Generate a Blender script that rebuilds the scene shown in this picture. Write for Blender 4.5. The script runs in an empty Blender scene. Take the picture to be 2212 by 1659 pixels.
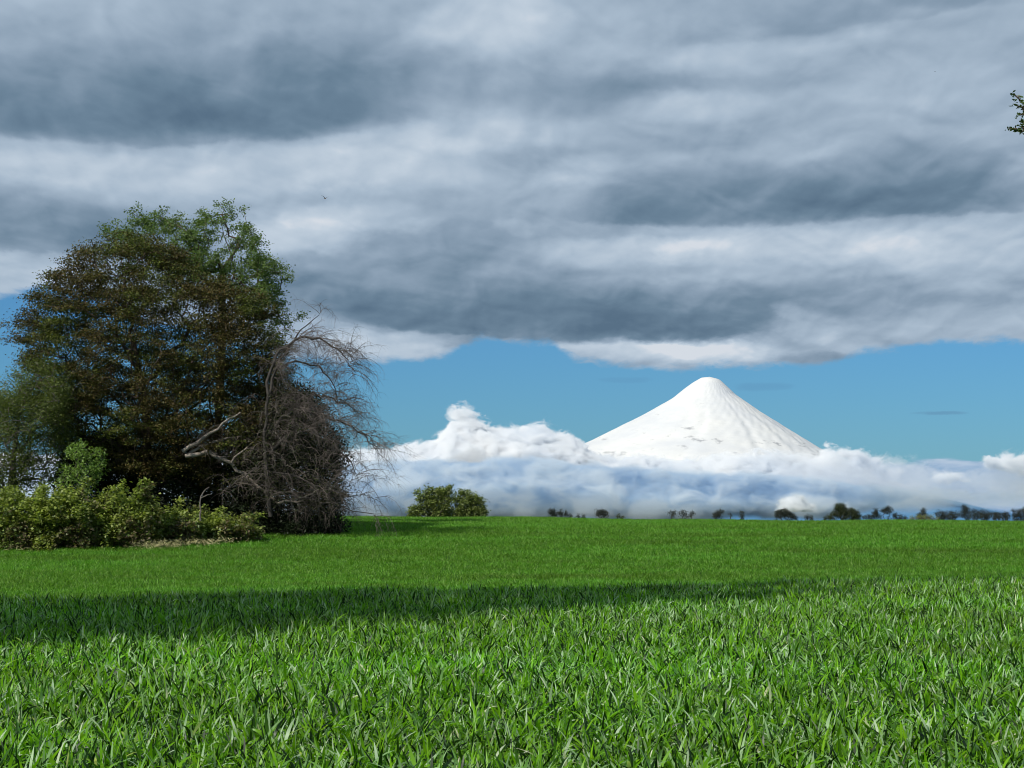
import bpy, math, random
import numpy as np
from mathutils import Vector, Matrix

# ------------------------------------------------------------------ scene, camera, sky, sun
sc = bpy.context.scene
COL = sc.collection
F = 4608.0                       # focal length in picture units (picture is 2212 units wide)
HOR = 1115.0                     # eye level in picture units
PITCH = math.atan((HOR - 829.5) / F)
EYE = 1.6
cam_d = bpy.data.cameras.new('camera')
cam_d.sensor_width = 36.0
cam_d.lens = 36.0 * F / 2212.0
cam_d.clip_start = 0.1
cam_d.clip_end = 400000.0
cam = bpy.data.objects.new('camera', cam_d)
cam.location = (0, 0, EYE)
cam.rotation_euler = (math.radians(90) + PITCH, 0, 0)
COL.objects.link(cam)
sc.camera = cam
sc.view_settings.view_transform = 'Standard'
sc.view_settings.look = 'None'
sc.view_settings.exposure = 0.0
sc.view_settings.gamma = 1.0

SUN_EL = math.radians(42)
TRAVEL = np.array([math.cos(math.radians(46)), math.sin(math.radians(46))])   # way the light travels over the ground
SUN_STRENGTH = 4.6
sd = bpy.data.lights.new('sun', 'SUN')
sd.energy = SUN_STRENGTH
sd.angle = math.radians(0.6)
sd.color = (1.0, 0.96, 0.88)
sun = bpy.data.objects.new('sun', sd)
dv = Vector((TRAVEL[0] * math.cos(SUN_EL), TRAVEL[1] * math.cos(SUN_EL), -math.sin(SUN_EL)))
sun.rotation_euler = dv.to_track_quat('-Z', 'Y').to_euler()
sun.location = (-20, -20, 60)
COL.objects.link(sun)


def ray(px, py):
    x = (px - 1106.0) / F
    v = (829.5 - py) / F
    c, s = math.cos(PITCH), math.sin(PITCH)
    return np.array([x, c - v * s, s + v * c])


def at(px, py, Y):
    """picture point to world point at distance Y along the view axis on the ground plan"""
    d = ray(px, py)
    t = Y / d[1]
    return np.array([d[0] * t, Y, EYE + d[2] * t])


class NG:
    """small helper for writing node trees"""
    def __init__(self, tree):
        self.t = tree
        self.n = tree.nodes
        self.l = tree.links

    def node(self, typ, **kw):
        n = self.n.new(typ)
        for k, v in kw.items():
            setattr(n, k, v)
        return n

    def put(self, sock, v):
        if isinstance(v, bpy.types.NodeSocket):
            self.l.new(v, sock)
        else:
            sock.default_value = v

    def m(self, op, a, b=0.0, c=0.0, clamp=False):
        n = self.node('ShaderNodeMath', operation=op, use_clamp=clamp)
        self.put(n.inputs[0], a)
        self.put(n.inputs[1], b)
        self.put(n.inputs[2], c)
        return n.outputs[0]

    def comb(self, x, y, z=0.0):
        n = self.node('ShaderNodeCombineXYZ')
        self.put(n.inputs[0], x); self.put(n.inputs[1], y); self.put(n.inputs[2], z)
        return n.outputs[0]

    def noise(self, vec, scale, detail=4.0, rough=0.5, dist=0.0, lac=2.0, col=False):
        n = self.node('ShaderNodeTexNoise')
        self.put(n.inputs['Vector'], vec)
        n.inputs['Scale'].default_value = scale
        n.inputs['Detail'].default_value = detail
        n.inputs['Roughness'].default_value = rough
        n.inputs['Lacunarity'].default_value = lac
        n.inputs['Distortion'].default_value = dist
        return n.outputs['Color' if col else 'Fac']

    def rng(self, v, a, b, c=0.0, d=1.0, kind='SMOOTHSTEP'):
        n = self.node('ShaderNodeMapRange', interpolation_type=kind)
        self.put(n.inputs['Value'], v)
        self.put(n.inputs['From Min'], a); self.put(n.inputs['From Max'], b)
        self.put(n.inputs['To Min'], c); self.put(n.inputs['To Max'], d)
        return n.outputs['Result']

    def ramp(self, v, stops, interp='LINEAR'):
        n = self.node('ShaderNodeValToRGB')
        r = n.color_ramp
        r.interpolation = interp
        while len(r.elements) > 1:
            r.elements.remove(r.elements[-1])
        r.elements[0].position = stops[0][0]
        r.elements[0].color = (*stops[0][1], 1)
        for p, c in stops[1:]:
            e = r.elements.new(p)
            e.color = (*c, 1)
        self.put(n.inputs[0], v)
        return n.outputs[0]

    def mix(self, f, a, b, blend='MIX'):
        n = self.node('ShaderNodeMix', data_type='RGBA', blend_type=blend)
        self.put(n.inputs[0], f)
        for s, v in ((n.inputs[6], a), (n.inputs[7], b)):
            if isinstance(v, bpy.types.NodeSocket):
                self.l.new(v, s)
            else:
                s.default_value = (*v, 1) if len(v) == 3 else v
        return n.outputs[2]

    def curve(self, v, pts):
        """piecewise curve through (x, y) points, x and y in any range"""
        xs = [p[0] for p in pts]; ys = [p[1] for p in pts]
        x0, x1, y0, y1 = min(xs), max(xs), min(ys), max(ys)
        n = self.node('ShaderNodeFloatCurve')
        cu = n.mapping.curves[0]
        P = [((x - x0) / (x1 - x0), (y - y0) / max(y1 - y0, 1e-6)) for x, y in pts]
        cu.points[0].location = P[0]
        cu.points[1].location = P[-1]
        for p in P[1:-1]:
            cu.points.new(*p)
        n.mapping.update()
        f = self.rng(v, x0, x1, 0, 1, 'LINEAR')
        self.put(n.inputs['Value'], f)
        return self.m('MULTIPLY_ADD', n.outputs[0], y1 - y0, y0)


def lin(r, g, b):
    f = lambda c: (c / 255 / 12.92) if c / 255 <= 0.04045 else ((c / 255 + 0.055) / 1.055) ** 2.4
    return (f(r), f(g), f(b))


def build_world():
    w = bpy.data.worlds.new('World')
    sc.world = w
    w.use_nodes = True
    w.node_tree.nodes.clear()
    g = NG(w.node_tree)
    STR = 0.1
    sky = g.node('ShaderNodeTexSky', sky_type='NISHITA')
    sky.sun_disc = False
    sky.sun_elevation = SUN_EL
    sky.sun_rotation = math.atan2(-TRAVEL[0], -TRAVEL[1])
    sky.altitude = 100
    sky.air_density = 1.0
    sky.dust_density = 0.3
    sky.ozone_density = 1.5
    tc = g.node('ShaderNodeTexCoord')
    d = tc.outputs['Generated']
    sp = g.node('ShaderNodeSeparateXYZ')
    g.l.new(d, sp.inputs[0])
    X, Y, Z = sp.outputs
    U = g.m('MULTIPLY', g.m('ARCTAN2', X, Y), F)            # azimuth
    V = g.m('MULTIPLY', g.m('ARCSINE', Z), F)               # elevation
    # cloud deck seen in perspective
    den = g.m('ADD', g.m('MAXIMUM', Z, 0.0), 0.20)
    q = g.comb(g.m('DIVIDE', X, den), g.m('MULTIPLY', g.m('DIVIDE', Y, den), 0.55), 0.0)
    wn = g.node('ShaderNodeSeparateColor')
    g.l.new(g.noise(q, 3.2, 4, 0.55, 0.0, 2.1, True), wn.inputs[0])
    wn2 = g.node('ShaderNodeSeparateColor')
    g.l.new(g.noise(q, 13.0, 5, 0.6, 0.0, 2.1, True), wn2.inputs[0])
    def warp(base, s1, a1, s2, a2):
        t = g.m('MULTIPLY_ADD', g.m('SUBTRACT', s1, 0.5), a1, base)
        return g.m('MULTIPLY_ADD', g.m('SUBTRACT', s2, 0.5), a2, t)
    Uw = warp(U, wn.outputs[0], 330.0, wn2.outputs[0], 90.0)
    Vw = warp(V, wn.outputs[1], 75.0, wn2.outputs[1], 34.0)
    # light and dark masses of the deck: centre x, y, half-widths, up, down, weight
    B = [
        (120, 262, 470, 190, 75, -.42), (560, 240, 450, 210, 80, -.38), (800, 205, 300, 150, 90, -.2),
        (60, 510, 300, 120, 60, -.34), (360, 540, 330, 110, 110, -.20),
        (130, 378, 420, 50, 90, .24), (560, 352, 420, 40, 90, .24), (30, 610, 240, 50, 90, .25),
        (60, 15, 260, 90, 70, .2), (520, 10, 330, 60, 50, .06),
        (1060, 60, 200, 150, 110, .34), (1230, 60, 180, 80, 80, .12),
        (830, 340, 300, 80, 110, .26), (1020, 290, 230, 50, 60, .24), (900, 400, 260, 40, 40, .06),
        (640, 515, 190, 85, 55, .40), (780, 478, 190, 45, 45, .26), (745, 425, 60, 32, 28, .16),
        (880, 620, 430, 130, 110, -.26), (1150, 722, 500, 150, 34, -.38), (700, 655, 200, 80, 60, -.22),
        (1030, 525, 240, 45, 60, -.12), (1110, 490, 60, 25, 30, .16), (1060, 560, 160, 40, 40, .08),
        (1350, 545, 360, 38, 55, .24), (1760, 540, 400, 45, 60, .30), (2080, 545, 300, 60, 90, .24),
        (1700, 590, 420, 40, 40, .10), (1530, 545, 110, 26, 28, .14), (1410, 530, 90, 22, 28, .12),
        (1960, 440, 330, 150, 62, -.42), (1560, 462, 380, 130, 45, -.34), (1290, 480, 220, 70, 40, -.18),
        (1480, 690, 460, 80, 60, -.32), (1800, 655, 350, 60, 60, -.18), (2130, 640, 260, 60, 60, -.08),
        (1350, 175, 260, 55, 50, -.18), (1220, 215, 260, 60, 50, -.16), (1600, 130, 300, 45, 45, .24),
        (1900, 60, 380, 60, 40, -.12), (2120, 15, 240, 90, 35, -.22), (2020, 195, 300, 90, 90, .16),
        (1480, 232, 220, 50, 40, .22), (1260, 290, 260, 34, 45, .16), (1400, 300, 260, 40, 40, -.10),
        (1270, 368, 140, 40, 45, .16), (1180, 345, 120, 40, 30, -.10), (1700, 330, 260, 60, 50, .08),
        (1400, 762, 230, 24, 40, .34), (1520, 758, 150, 26, 46, .32), (840, 738, 230, 30, 60, .36),
        (1725, 712, 110, 50, 44, .30), (1700, 678, 40, 24, 34, .16), (1800, 745, 90, 26, 26, .16),
        (1760, 782, 190, 22, 30, -.30), (1010, 748, 60, 14, 20, .10), (2080, 700, 260, 60, 60, .10),
    ]
    s = None
    for (cx, cy, rx, ru, rd, wt) in B:
        uc = cx - 1106.0
        vc = HOR - cy
        du = g.m('MULTIPLY', g.m('SUBTRACT', Uw, uc), 1.0 / rx)
        t = g.m('SUBTRACT', Vw, vc)
        ka, kb = 0.5 * (1 / ru + 1 / rd), 0.5 * (1 / ru - 1 / rd)
        dv_ = g.m('MULTIPLY_ADD', g.m('ABSOLUTE', t), ka, g.m('MULTIPLY', t, kb))
        r2 = g.m('MULTIPLY_ADD', du, du, g.m('MULTIPLY', dv_, dv_))
        k = g.rng(r2, 0.0, 1.0, wt * 0.88, 0.0)
        s = k if s is None else g.m('ADD', s, k)
    # billow texture, lit from above: difference of two shifted noise samples
    q2 = g.node('ShaderNodeVectorMath', operation='ADD')
    g.l.new(q, q2.inputs[0]); q2.inputs[1].default_value = (0.012, 0.02, 0)
    n1 = g.noise(q, 9.0, 6, 0.45, 0.5)
    n2 = g.noise(q2.outputs[0], 9.0, 6, 0.45, 0.5)
    n3 = g.noise(q, 5.0, 4, 0.45, 0.2)
    rel = g.m('MULTIPLY', g.m('SUBTRACT', n1, n2), 0.45)
    s = g.m('ADD', s, rel)
    s = g.m('ADD', s, g.m('MULTIPLY', g.m('SUBTRACT', n1, 0.5), 0.22))
    s = g.m('ADD', s, g.m('MULTIPLY', g.m('SUBTRACT', n3, 0.5), 0.26))
    s = g.m('ADD', s, 0.57)
    nf2 = g.noise(q, 34.0, 5, 0.6, 0.6)
    s = g.m('ADD', s, g.m('MULTIPLY', g.m('SUBTRACT', nf2, 0.5), 0.08))
    def relief(scale, sh, det, dist):
        qq = g.node('ShaderNodeVectorMath', operation='ADD')
        g.l.new(q, qq.inputs[0]); qq.inputs[1].default_value = (sh * 0.5, sh, 0)
        return g.m('SUBTRACT', g.noise(q, scale, det, 0.5, dist), g.noise(qq.outputs[0], scale, det, 0.5, dist))
    s = g.m('ADD', s, g.m('MULTIPLY', relief(15.0, 0.016, 2, 0.6), 0.34))
    s = g.m('ADD', s, g.m('MULTIPLY', relief(36.0, 0.008, 3, 0.5), 0.06))
    # high overhead, out of view, the deck is darkened to lower the ambient light
    s = g.m('SUBTRACT', s, g.rng(V, 1000.0, 3400.0, 0.0, 0.42))
    # flat bases of the cloud rows, each with the lighter gap below it
    Vf = g.m('MULTIPLY_ADD', g.m('SUBTRACT', g.noise(q, 26.0, 4, 0.55, 0.3), 0.5), 34.0, V)
    def base(pts, up, wt, below, bw):
        ed = g.curve(U, [(-1700, HOR - pts[0][1])] + [(p[0] - 1106, HOR - p[1]) for p in pts] + [(1700, HOR - pts[-1][1])])
        wd = g.curve(U, [(-1700, pts[0][2])] + [(p[0] - 1106, p[2]) for p in pts] + [(1700, pts[-1][2])])
        t = g.m('SUBTRACT', Vf, ed)
        dk = g.m('MULTIPLY', g.rng(t, -5.0, 9.0), g.rng(t, 9.0, up, 1.0, 0.0))
        lt = g.m('MULTIPLY', g.rng(t, -below, -5.0), g.rng(t, -5.0, 9.0, 1.0, 0.0))
        k = g.m('MULTIPLY_ADD', dk, -wt, g.m('MULTIPLY', lt, bw))
        return g.m('MULTIPLY', k, wd)
    for args in (([(0, 322, 1), (150, 326, 1), (320, 333, 1), (480, 318, 1), (640, 306, 1), (780, 292, .5), (920, 272, 0)], 110, .16, 90, .07),
                 ([(0, 560, 1), (120, 564, 1), (260, 566, .8), (420, 560, 0)], 90, .14, 80, .08),
                 ([(1100, 470, 0), (1260, 486, .5), (1400, 490, 1), (1600, 494, .9), (1760, 492, 1), (1900, 484, 1), (2212, 478, 1)], 110, .17, 70, .08),
                 ([(640, 690, .3), (760, 702, .8), (900, 716, 1), (1040, 730, 1), (1180, 741, 1), (1350, 742, 1), (1500, 738, 1), (1620, 724, .8), (1720, 700, 0)], 90, .16, 50, .12),
                 ([(1300, 190, 0), (1420, 204, .6), (1560, 190, 0)], 60, .10, 40, .05),
                 ([(1350, 90, 0), (1480, 112, .5), (1700, 96, .8), (1900, 78, .8), (2100, 44, .9), (2212, 20, .6)], 70, .10, 60, .06)):
        s = g.m('ADD', s, base(*args))
    s = g.m('MULTIPLY_ADD', s, 0.80, 0.115)
    ramp = [(0.0, lin(88, 112, 134)), (0.2, lin(107, 131, 152)), (0.45, lin(139, 159, 179)),
            (0.7, lin(168, 186, 204)), (0.9, lin(192, 206, 220)), (1.0, lin(212, 219, 228))]
    cc = g.ramp(s, ramp)
    # lower edge of the deck
    edge = g.curve(U, [(-1700, 455), (-1106, 460), (-1040, 468), (-990, 478), (-800, 420), (-560, 365),
                       (-440, 333), (-350, 330), (-206, 335), (-120, 358), (-60, 380), (40, 378), (110, 352),
                       (200, 328), (340, 316), (480, 322), (640, 320), (720, 338), (800, 360), (1106, 368),
                       (1700, 370)])
    ne = g.noise(q, 22.0, 6, 0.62, 0.3)
    dd = g.m('SUBTRACT', V, edge)
    dd = g.m('MULTIPLY_ADD', g.m('SUBTRACT', ne, 0.5), 46.0, dd)
    dd = g.m('MULTIPLY_ADD', g.m('SUBTRACT', wn2.outputs[2], 0.5), 26.0, dd)
    mask = g.rng(dd, -9.0, 15.0)
    # clear blue air, slightly tinted
    blue = g.node('ShaderNodeVectorMath', operation='MULTIPLY')
    g.l.new(sky.outputs[0], blue.inputs[0])
    blue.inputs[1].default_value = (0.225, 0.50, 0.82)
    blue = blue.outputs[0]
    # thin smears in the clear gap
    def smear(cx, cy, rx, ry, wt, base, colr):
        du = g.m('MULTIPLY', g.m('SUBTRACT', Uw, cx - 1106.0 + 4), 1.0 / rx)
        dv_ = g.m('MULTIPLY', g.m('SUBTRACT', g.m('MULTIPLY_ADD', g.m('SUBTRACT', ne, .5), 6.0, V), HOR - cy), 1.0 / ry)
        r2 = g.m('MULTIPLY_ADD', du, du, g.m('MULTIPLY', dv_, dv_))
        return g.mix(g.rng(r2, 0.0, 1.0, wt, 0.0), base, colr)
    bl = smear(2047, 897, 62, 5, .45, blue, tuple(c / STR for c in lin(95, 135, 170)))
    bl = smear(2198, 896, 24, 5, .35, bl, tuple(c / STR for c in lin(95, 135, 170)))
    bl = smear(1620, 838, 60, 12, .25, bl, tuple(c / STR for c in lin(90, 135, 175)))
    bl = smear(1340, 822, 60, 8, .18, bl, tuple(c / STR for c in lin(90, 135, 175)))
    # far low layer near the horizon, everywhere round
    nl = g.comb(g.m('MULTIPLY', U, 1 / 300.0), g.m('MULTIPLY', V, 1 / 60.0), 0.0)
    nf = g.noise(nl, 1.5, 6, 0.55, 0.4)
    low = g.m('SUBTRACT', 118.0, V)
    low = g.m('MULTIPLY_ADD', g.m('SUBTRACT', nf, 0.5), 60.0, low)
    lowm = g.rng(low, -5.0, 12.0)
    gap = g.rng(g.m('MULTIPLY_ADD', g.m('SUBTRACT', nf, 0.5), 40.0, V), 0.0, 26.0)
    lowc = g.ramp(nf, [(0.25, tuple(c / STR * 0.1 for c in lin(120, 155, 195))), (0.5, tuple(c / STR * 0.1 for c in lin(150, 178, 208))),
                       (0.75, tuple(c / STR * 0.1 for c in lin(190, 206, 224)))])
    lowc = g.mix(gap, lin(66, 130, 186), lowc)
    sc10 = g.node('ShaderNodeVectorMath', operation='SCALE')
    g.l.new(lowc, sc10.inputs[0]); sc10.inputs['Scale'].default_value = 1.0 / STR
    bl = g.mix(lowm, bl, sc10.outputs[0])
    up = g.node('ShaderNodeVectorMath', operation='SCALE')
    g.l.new(cc, up.inputs[0]); up.inputs['Scale'].default_value = 1.0 / STR
    fin = g.mix(mask, bl, up.outputs[0])
    bg = g.node('ShaderNodeBackground')
    g.l.new(fin, bg.inputs[0])
    bg.inputs[1].default_value = STR
    out = g.node('ShaderNodeOutputWorld')
    g.l.new(bg.outputs[0], out.inputs[0])
    w.cycles.sampling_method = 'MANUAL'
    w.cycles.sample_map_resolution = 512


build_world()
sc.render.engine = 'CYCLES'
sc.cycles.max_bounces = 12
sc.cycles.diffuse_bounces = 3
sc.cycles.glossy_bounces = 2
sc.cycles.transmission_bounces = 4
sc.cycles.transparent_max_bounces = 8
sc.cycles.volume_bounces = 10
sc.cycles.use_denoising = True
sc.cycles.filter_width = 1.0
try:
    sc.cycles.denoiser = 'OPENIMAGEDENOISE'
    sc.cycles.denoising_input_passes = 'RGB_ALBEDO_NORMAL'
except Exception:
    pass

rs = np.random.RandomState(7)


# ------------------------------------------------------------------ helpers for objects
def tag(o, label=None, cat=None, group=None, kind=None):
    if label: o['label'] = label
    if cat: o['category'] = cat
    if group: o['group'] = group
    if kind: o['kind'] = kind
    return o


def thing(name, loc, label, cat, group=None):
    e = bpy.data.objects.new(name, None)
    e.location = [float(v) for v in loc]
    COL.objects.link(e)
    return tag(e, label, cat, group)


def mesh_obj(name, V, faces, mat, parent=None, smooth=False, origin=None):
    """V: (n,3) world coordinates, faces: (m,k) index array or list of such arrays"""
    V = np.asarray(V, dtype=np.float64)
    if origin is None and parent is not None:
        origin = np.array(parent.location)
    if origin is not None:
        V = V - np.asarray(origin)
    if not isinstance(faces, list):
        faces = [faces]
    faces = [np.asarray(f, dtype=np.int32) for f in faces if len(f)]
    me = bpy.data.meshes.new(name)
    me.vertices.add(len(V))
    me.vertices.foreach_set('co', V.astype(np.float32).ravel())
    tot = sum(f.size for f in faces)
    npoly = sum(len(f) for f in faces)
    me.loops.add(tot)
    me.loops.foreach_set('vertex_index', np.concatenate([f.ravel() for f in faces]))
    me.polygons.add(npoly)
    lt = np.concatenate([np.full(len(f), f.shape[1], dtype=np.int32) for f in faces])
    ls = np.concatenate([[0], np.cumsum(lt)[:-1]]).astype(np.int32)
    me.polygons.foreach_set('loop_start', ls)
    if smooth:
        me.polygons.foreach_set('use_smooth', np.ones(npoly, dtype=bool))
    me.update(calc_edges=True)
    me.validate()
    me.materials.append(mat)
    o = bpy.data.objects.new(name, me)
    COL.objects.link(o)
    if parent is not None:
        o.parent = parent
    elif origin is not None:
        o.location = [float(v) for v in origin]
    return o


def material(name):
    m = bpy.data.materials.new(name)
    m.use_nodes = True
    m.node_tree.nodes.clear()
    return m, NG(m.node_tree)


def finish(g, shader, vol=False):
    out = g.node('ShaderNodeOutputMaterial')
    g.l.new(shader, out.inputs['Volume' if vol else 'Surface'])


def leaf_mat(name, cols, patch=None, patch_scale=0.5, rough=0.5, trans=0.3, spec=0.4, tcol=None, rowwise=None):
    """cols: leaf colours picked per leaf; patch: other colours taken over in irregular patches of the crown"""
    m, g = material(name)
    geo = g.node('ShaderNodeNewGeometry')
    rnd = geo.outputs['Random Per Island']
    def rp(cs):
        n = len(cs)
        return g.ramp(rnd, [((i + 0.5) / n, c) for i, c in enumerate(cs)])
    c = rp(cols)
    tc = g.node('ShaderNodeTexCoord')
    if patch:
        nz = g.noise(tc.outputs['Object'], patch_scale, 3, 0.6)
        c = g.mix(g.rng(nz, 0.46, 0.60), c, rp(patch))
    nb = g.noise(tc.outputs['Object'], 1.3, 2, 0.5)
    hs = g.node('ShaderNodeHueSaturation')
    g.l.new(c, hs.inputs['Color'])
    g.l.new(g.rng(nb, 0.3, 0.7, 0.75, 1.25, 'LINEAR'), hs.inputs['Value'])
    c = hs.outputs[0]
    p = g.node('ShaderNodeBsdfPrincipled')
    g.l.new(c, p.inputs['Base Color'])
    p.inputs['Roughness'].default_value = rough
    p.inputs['Specular IOR Level'].default_value = spec
    if trans > 0:
        t = g.node('ShaderNodeBsdfTranslucent')
        tm = g.mix(1.0, c, tcol or (1.3, 1.4, 0.6), 'MULTIPLY')
        g.l.new(tm, t.inputs[0])
        mx = g.node('ShaderNodeMixShader')
        mx.inputs[0].default_value = trans
        g.l.new(p.outputs[0], mx.inputs[1]); g.l.new(t.outputs[0], mx.inputs[2])
        finish(g, mx.outputs[0])
    else:
        finish(g, p.outputs[0])
    return m


def bark_mat(name, c1, c2, scale=6.0, rough=0.85):
    m, g = material(name)
    tc = g.node('ShaderNodeTexCoord')
    n = g.noise(tc.outputs['Object'], scale, 6, 0.65)
    c = g.ramp(n, [(0.3, c1), (0.7, c2)])
    p = g.node('ShaderNodeBsdfPrincipled')
    g.l.new(c, p.inputs['Base Color'])
    p.inputs['Roughness'].default_value = rough
    b = g.node('ShaderNodeBump')
    b.inputs['Strength'].default_value = 0.5
    b.inputs['Distance'].default_value = 0.03
    g.l.new(n, b.inputs['Height'])
    g.l.new(b.outputs[0], p.inputs['Normal'])
    finish(g, p.outputs[0])
    return m


# ------------------------------------------------------------------ terrain
def sstep(a, b, x):
    t = np.clip((x - a) / (b - a), 0, 1)
    return t * t * (3 - 2 * t)


RISE_Y = np.linspace(60, 190, 131)
_rz = np.interp(RISE_Y, [60, 76, 90, 105, 115, 124, 136, 150, 172, 190], [0, 0, .42, 1.10, 1.72, 2.18, 2.52, 2.66, 2.76, 2.78])
RISE_Z = _rz.copy()
RISE_Z[5:-5] = np.convolve(_rz, np.ones(11) / 11, 'same')[5:-5]


def crest_y(x):
    return 43.7 + 0.63 * np.clip(x, -16, 22)


def top(x, y):
    """height of the crop's top over the land"""
    x = np.asarray(x, float); y = np.asarray(y, float)
    s = y - crest_y(x)
    z = 0.035 * np.sin(x * 0.55 + 0.3) * np.sin(y * 0.23 + 1.0) + 0.02 * np.sin(x * 1.7 + y * 0.6)
    z = z + 0.18 * sstep(-26, -4, s)
    z = z - 1.43 * sstep(-0.5, 15, s)
    far = sstep(76, 172, y)
    z = z + np.interp(y, RISE_Y, RISE_Z) - 0.0075 * np.clip(x, -80, 80) * far
    z = z + 0.05 * np.sin(x * 0.16 + 2) * far + 0.035 * np.sin(x * 0.41 + 1.2) * far
    z = z - 2.7 * sstep(172, 270, y) - 3.0 * np.clip((y - 270) / 930, 0, 1)
    z = z - 150 * sstep(1500, 7000, y)
    return z


CROP = 0.26


def ground(x, y):
    return top(x, y) - CROP


def hit(px, py):
    """where the view ray meets the land"""
    d = ray(px, py)
    for Y in np.arange(60, 400, 0.25):
        p = np.array([0, 0, EYE]) + d * (Y / d[1])
        if p[2] <= float(top(p[0], p[1])):
            return p
    return p


def build_field():
    ys = np.concatenate([np.arange(-30, 8, 2.0), np.arange(8, 80, 0.5), np.arange(80, 300, 1.5),
                         np.geomspace(300, 120000, 60)])
    us = np.linspace(-1, 1, 161)
    us = np.sign(us) * np.abs(us) ** 1.25
    half = np.maximum(30, np.abs(ys) * 0.55) + 10
    X = us[None, :] * half[:, None]
    Y = np.repeat(ys[:, None], len(us), 1)
    Z = ground(X, Y)
    V = np.stack([X, Y, Z], -1).reshape(-1, 3)
    n = len(us)
    i = np.arange(len(ys) - 1)[:, None] * n + np.arange(n - 1)[None, :]
    i = i.ravel()
    fcs = np.stack([i, i + 1, i + 1 + n, i + n], 1)
    m, g = material('field_soil_and_crop')
    tc = g.node('ShaderNodeTexCoord')
    o = tc.outputs['Object']
    n1 = g.noise(o, 0.25, 4, 0.6)
    n2 = g.noise(o, 3.5, 5, 0.7)
    c = g.ramp(n2, [(0.3, (0.012, 0.030, 0.006)), (0.55, (0.022, 0.055, 0.009)), (0.75, (0.04, 0.085, 0.014))])
    c = g.mix(g.rng(n1, 0.4, 0.7, 0.0, 0.5), c, (0.018, 0.05, 0.008))
    p = g.node('ShaderNodeBsdfPrincipled')
    g.l.new(c, p.inputs['Base Color'])
    p.inputs['Roughness'].default_value = 0.9
    p.inputs['Specular IOR Level'].default_value = 0.1
    b = g.node('ShaderNodeBump')
    b.inputs['Strength'].default_value = 1.0
    b.inputs['Distance'].default_value = 0.15
    g.l.new(n2, b.inputs['Height'])
    g.l.new(b.outputs[0], p.inputs['Normal'])
    finish(g, p.outputs[0])
    o = mesh_obj('ground', V, fcs, m, smooth=True)
    tag(o, kind='structure')


build_field()


# ------------------------------------------------------------------ crop: blades in clumps, set out over the field
def blade_clump(nb, rad, hmax, wid, lenr, seed, lean=(8, 48), basez=0.0, segs=5):
    r = np.random.RandomState(seed)
    Vs, Fs = [], []
    k = 0
    for _ in range(nb):
        a = r.uniform(0, 2 * math.pi)
        rr = rad * math.sqrt(r.uniform(0, 1))
        p = np.array([rr * math.cos(a), rr * math.sin(a), basez + r.uniform(0.0, 0.45) * hmax])
        L = r.uniform(*lenr)
        az = r.uniform(0, 2 * math.pi)
        th = math.radians(r.uniform(*lean))
        bend = math.radians(r.uniform(5, 75)) / segs * (1 if r.rand() < 0.8 else 1.8)
        h = np.array([math.cos(az), math.sin(az), 0])
        side = np.array([-math.sin(az), math.cos(az), 0])
        tw = r.uniform(-0.9, 0.9)
        tw2 = r.uniform(-0.35, 0.35)
        w0 = wid * r.uniform(0.65, 1.25)
        for s in range(segs + 1):
            t = s / segs
            ww = w0 * (0.55 + 0.9 * t) * (1 - t ** 2.2) if s < segs else 0.0008
            ang = tw + tw2 * s
            dirv = math.sin(th) * h + math.cos(th) * np.array([0, 0, 1.0])
            up = np.cross(side, dirv)
            sv = side * math.cos(ang) + up * math.sin(ang)
            Vs.append(p - sv * ww / 2); Vs.append(p + sv * ww / 2)
            p = p + dirv * L / segs
            th += bend
        for s in range(segs):
            i = k + 2 * s
            Fs.append((i, i + 1, i + 3, i + 2))
        k += 2 * (segs + 1)
    return np.array(Vs), np.array(Fs)


def crop_mat(name, cols, rough, trans, glaucous):
    m, g = material(name)
    geo = g.node('ShaderNodeNewGeometry')
    oi = g.node('ShaderNodeObjectInfo')
    f = g.m('FRACT', g.m('ADD', geo.outputs['Random Per Island'], oi.outputs['Random']))
    c = g.ramp(f, cols)
    sm = g.node('ShaderNodeMapping')
    g.l.new(geo.outputs['Position'], sm.inputs[0])
    sm.inputs['Scale'].default_value = (0.35, 1.6, 0.2)
    sm.inputs['Rotation'].default_value = (0, 0, -0.12)
    nz = g.noise(sm.outputs[0], 0.15, 5, 0.65)
    hs = g.node('ShaderNodeHueSaturation')
    g.l.new(c, hs.inputs['Color'])
    g.l.new(g.rng(nz, 0.33, 0.67, 0.68, 1.2, 'LINEAR'), hs.inputs['Value'])
    g.l.new(g.rng(nz, 0.3, 0.7, 0.485, 0.51, 'LINEAR'), hs.inputs['Hue'])
    c = hs.outputs[0]
    p = g.node('ShaderNodeBsdfPrincipled')
    g.l.new(c, p.inputs['Base Color'])
    p.inputs['Roughness'].default_value = rough
    p.inputs['Specular IOR Level'].default_value = glaucous
    t = g.node('ShaderNodeBsdfTranslucent')
    g.l.new(g.mix(1.0, c, (1.5, 1.6, 0.45), 'MULTIPLY'), t.inputs[0])
    mx = g.node('ShaderNodeMixShader')
    mx.inputs[0].default_value = trans
    g.l.new(p.outputs[0], mx.inputs[1]); g.l.new(t.outputs[0], mx.inputs[2])
    finish(g, mx.outputs[0])
    return m


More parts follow.
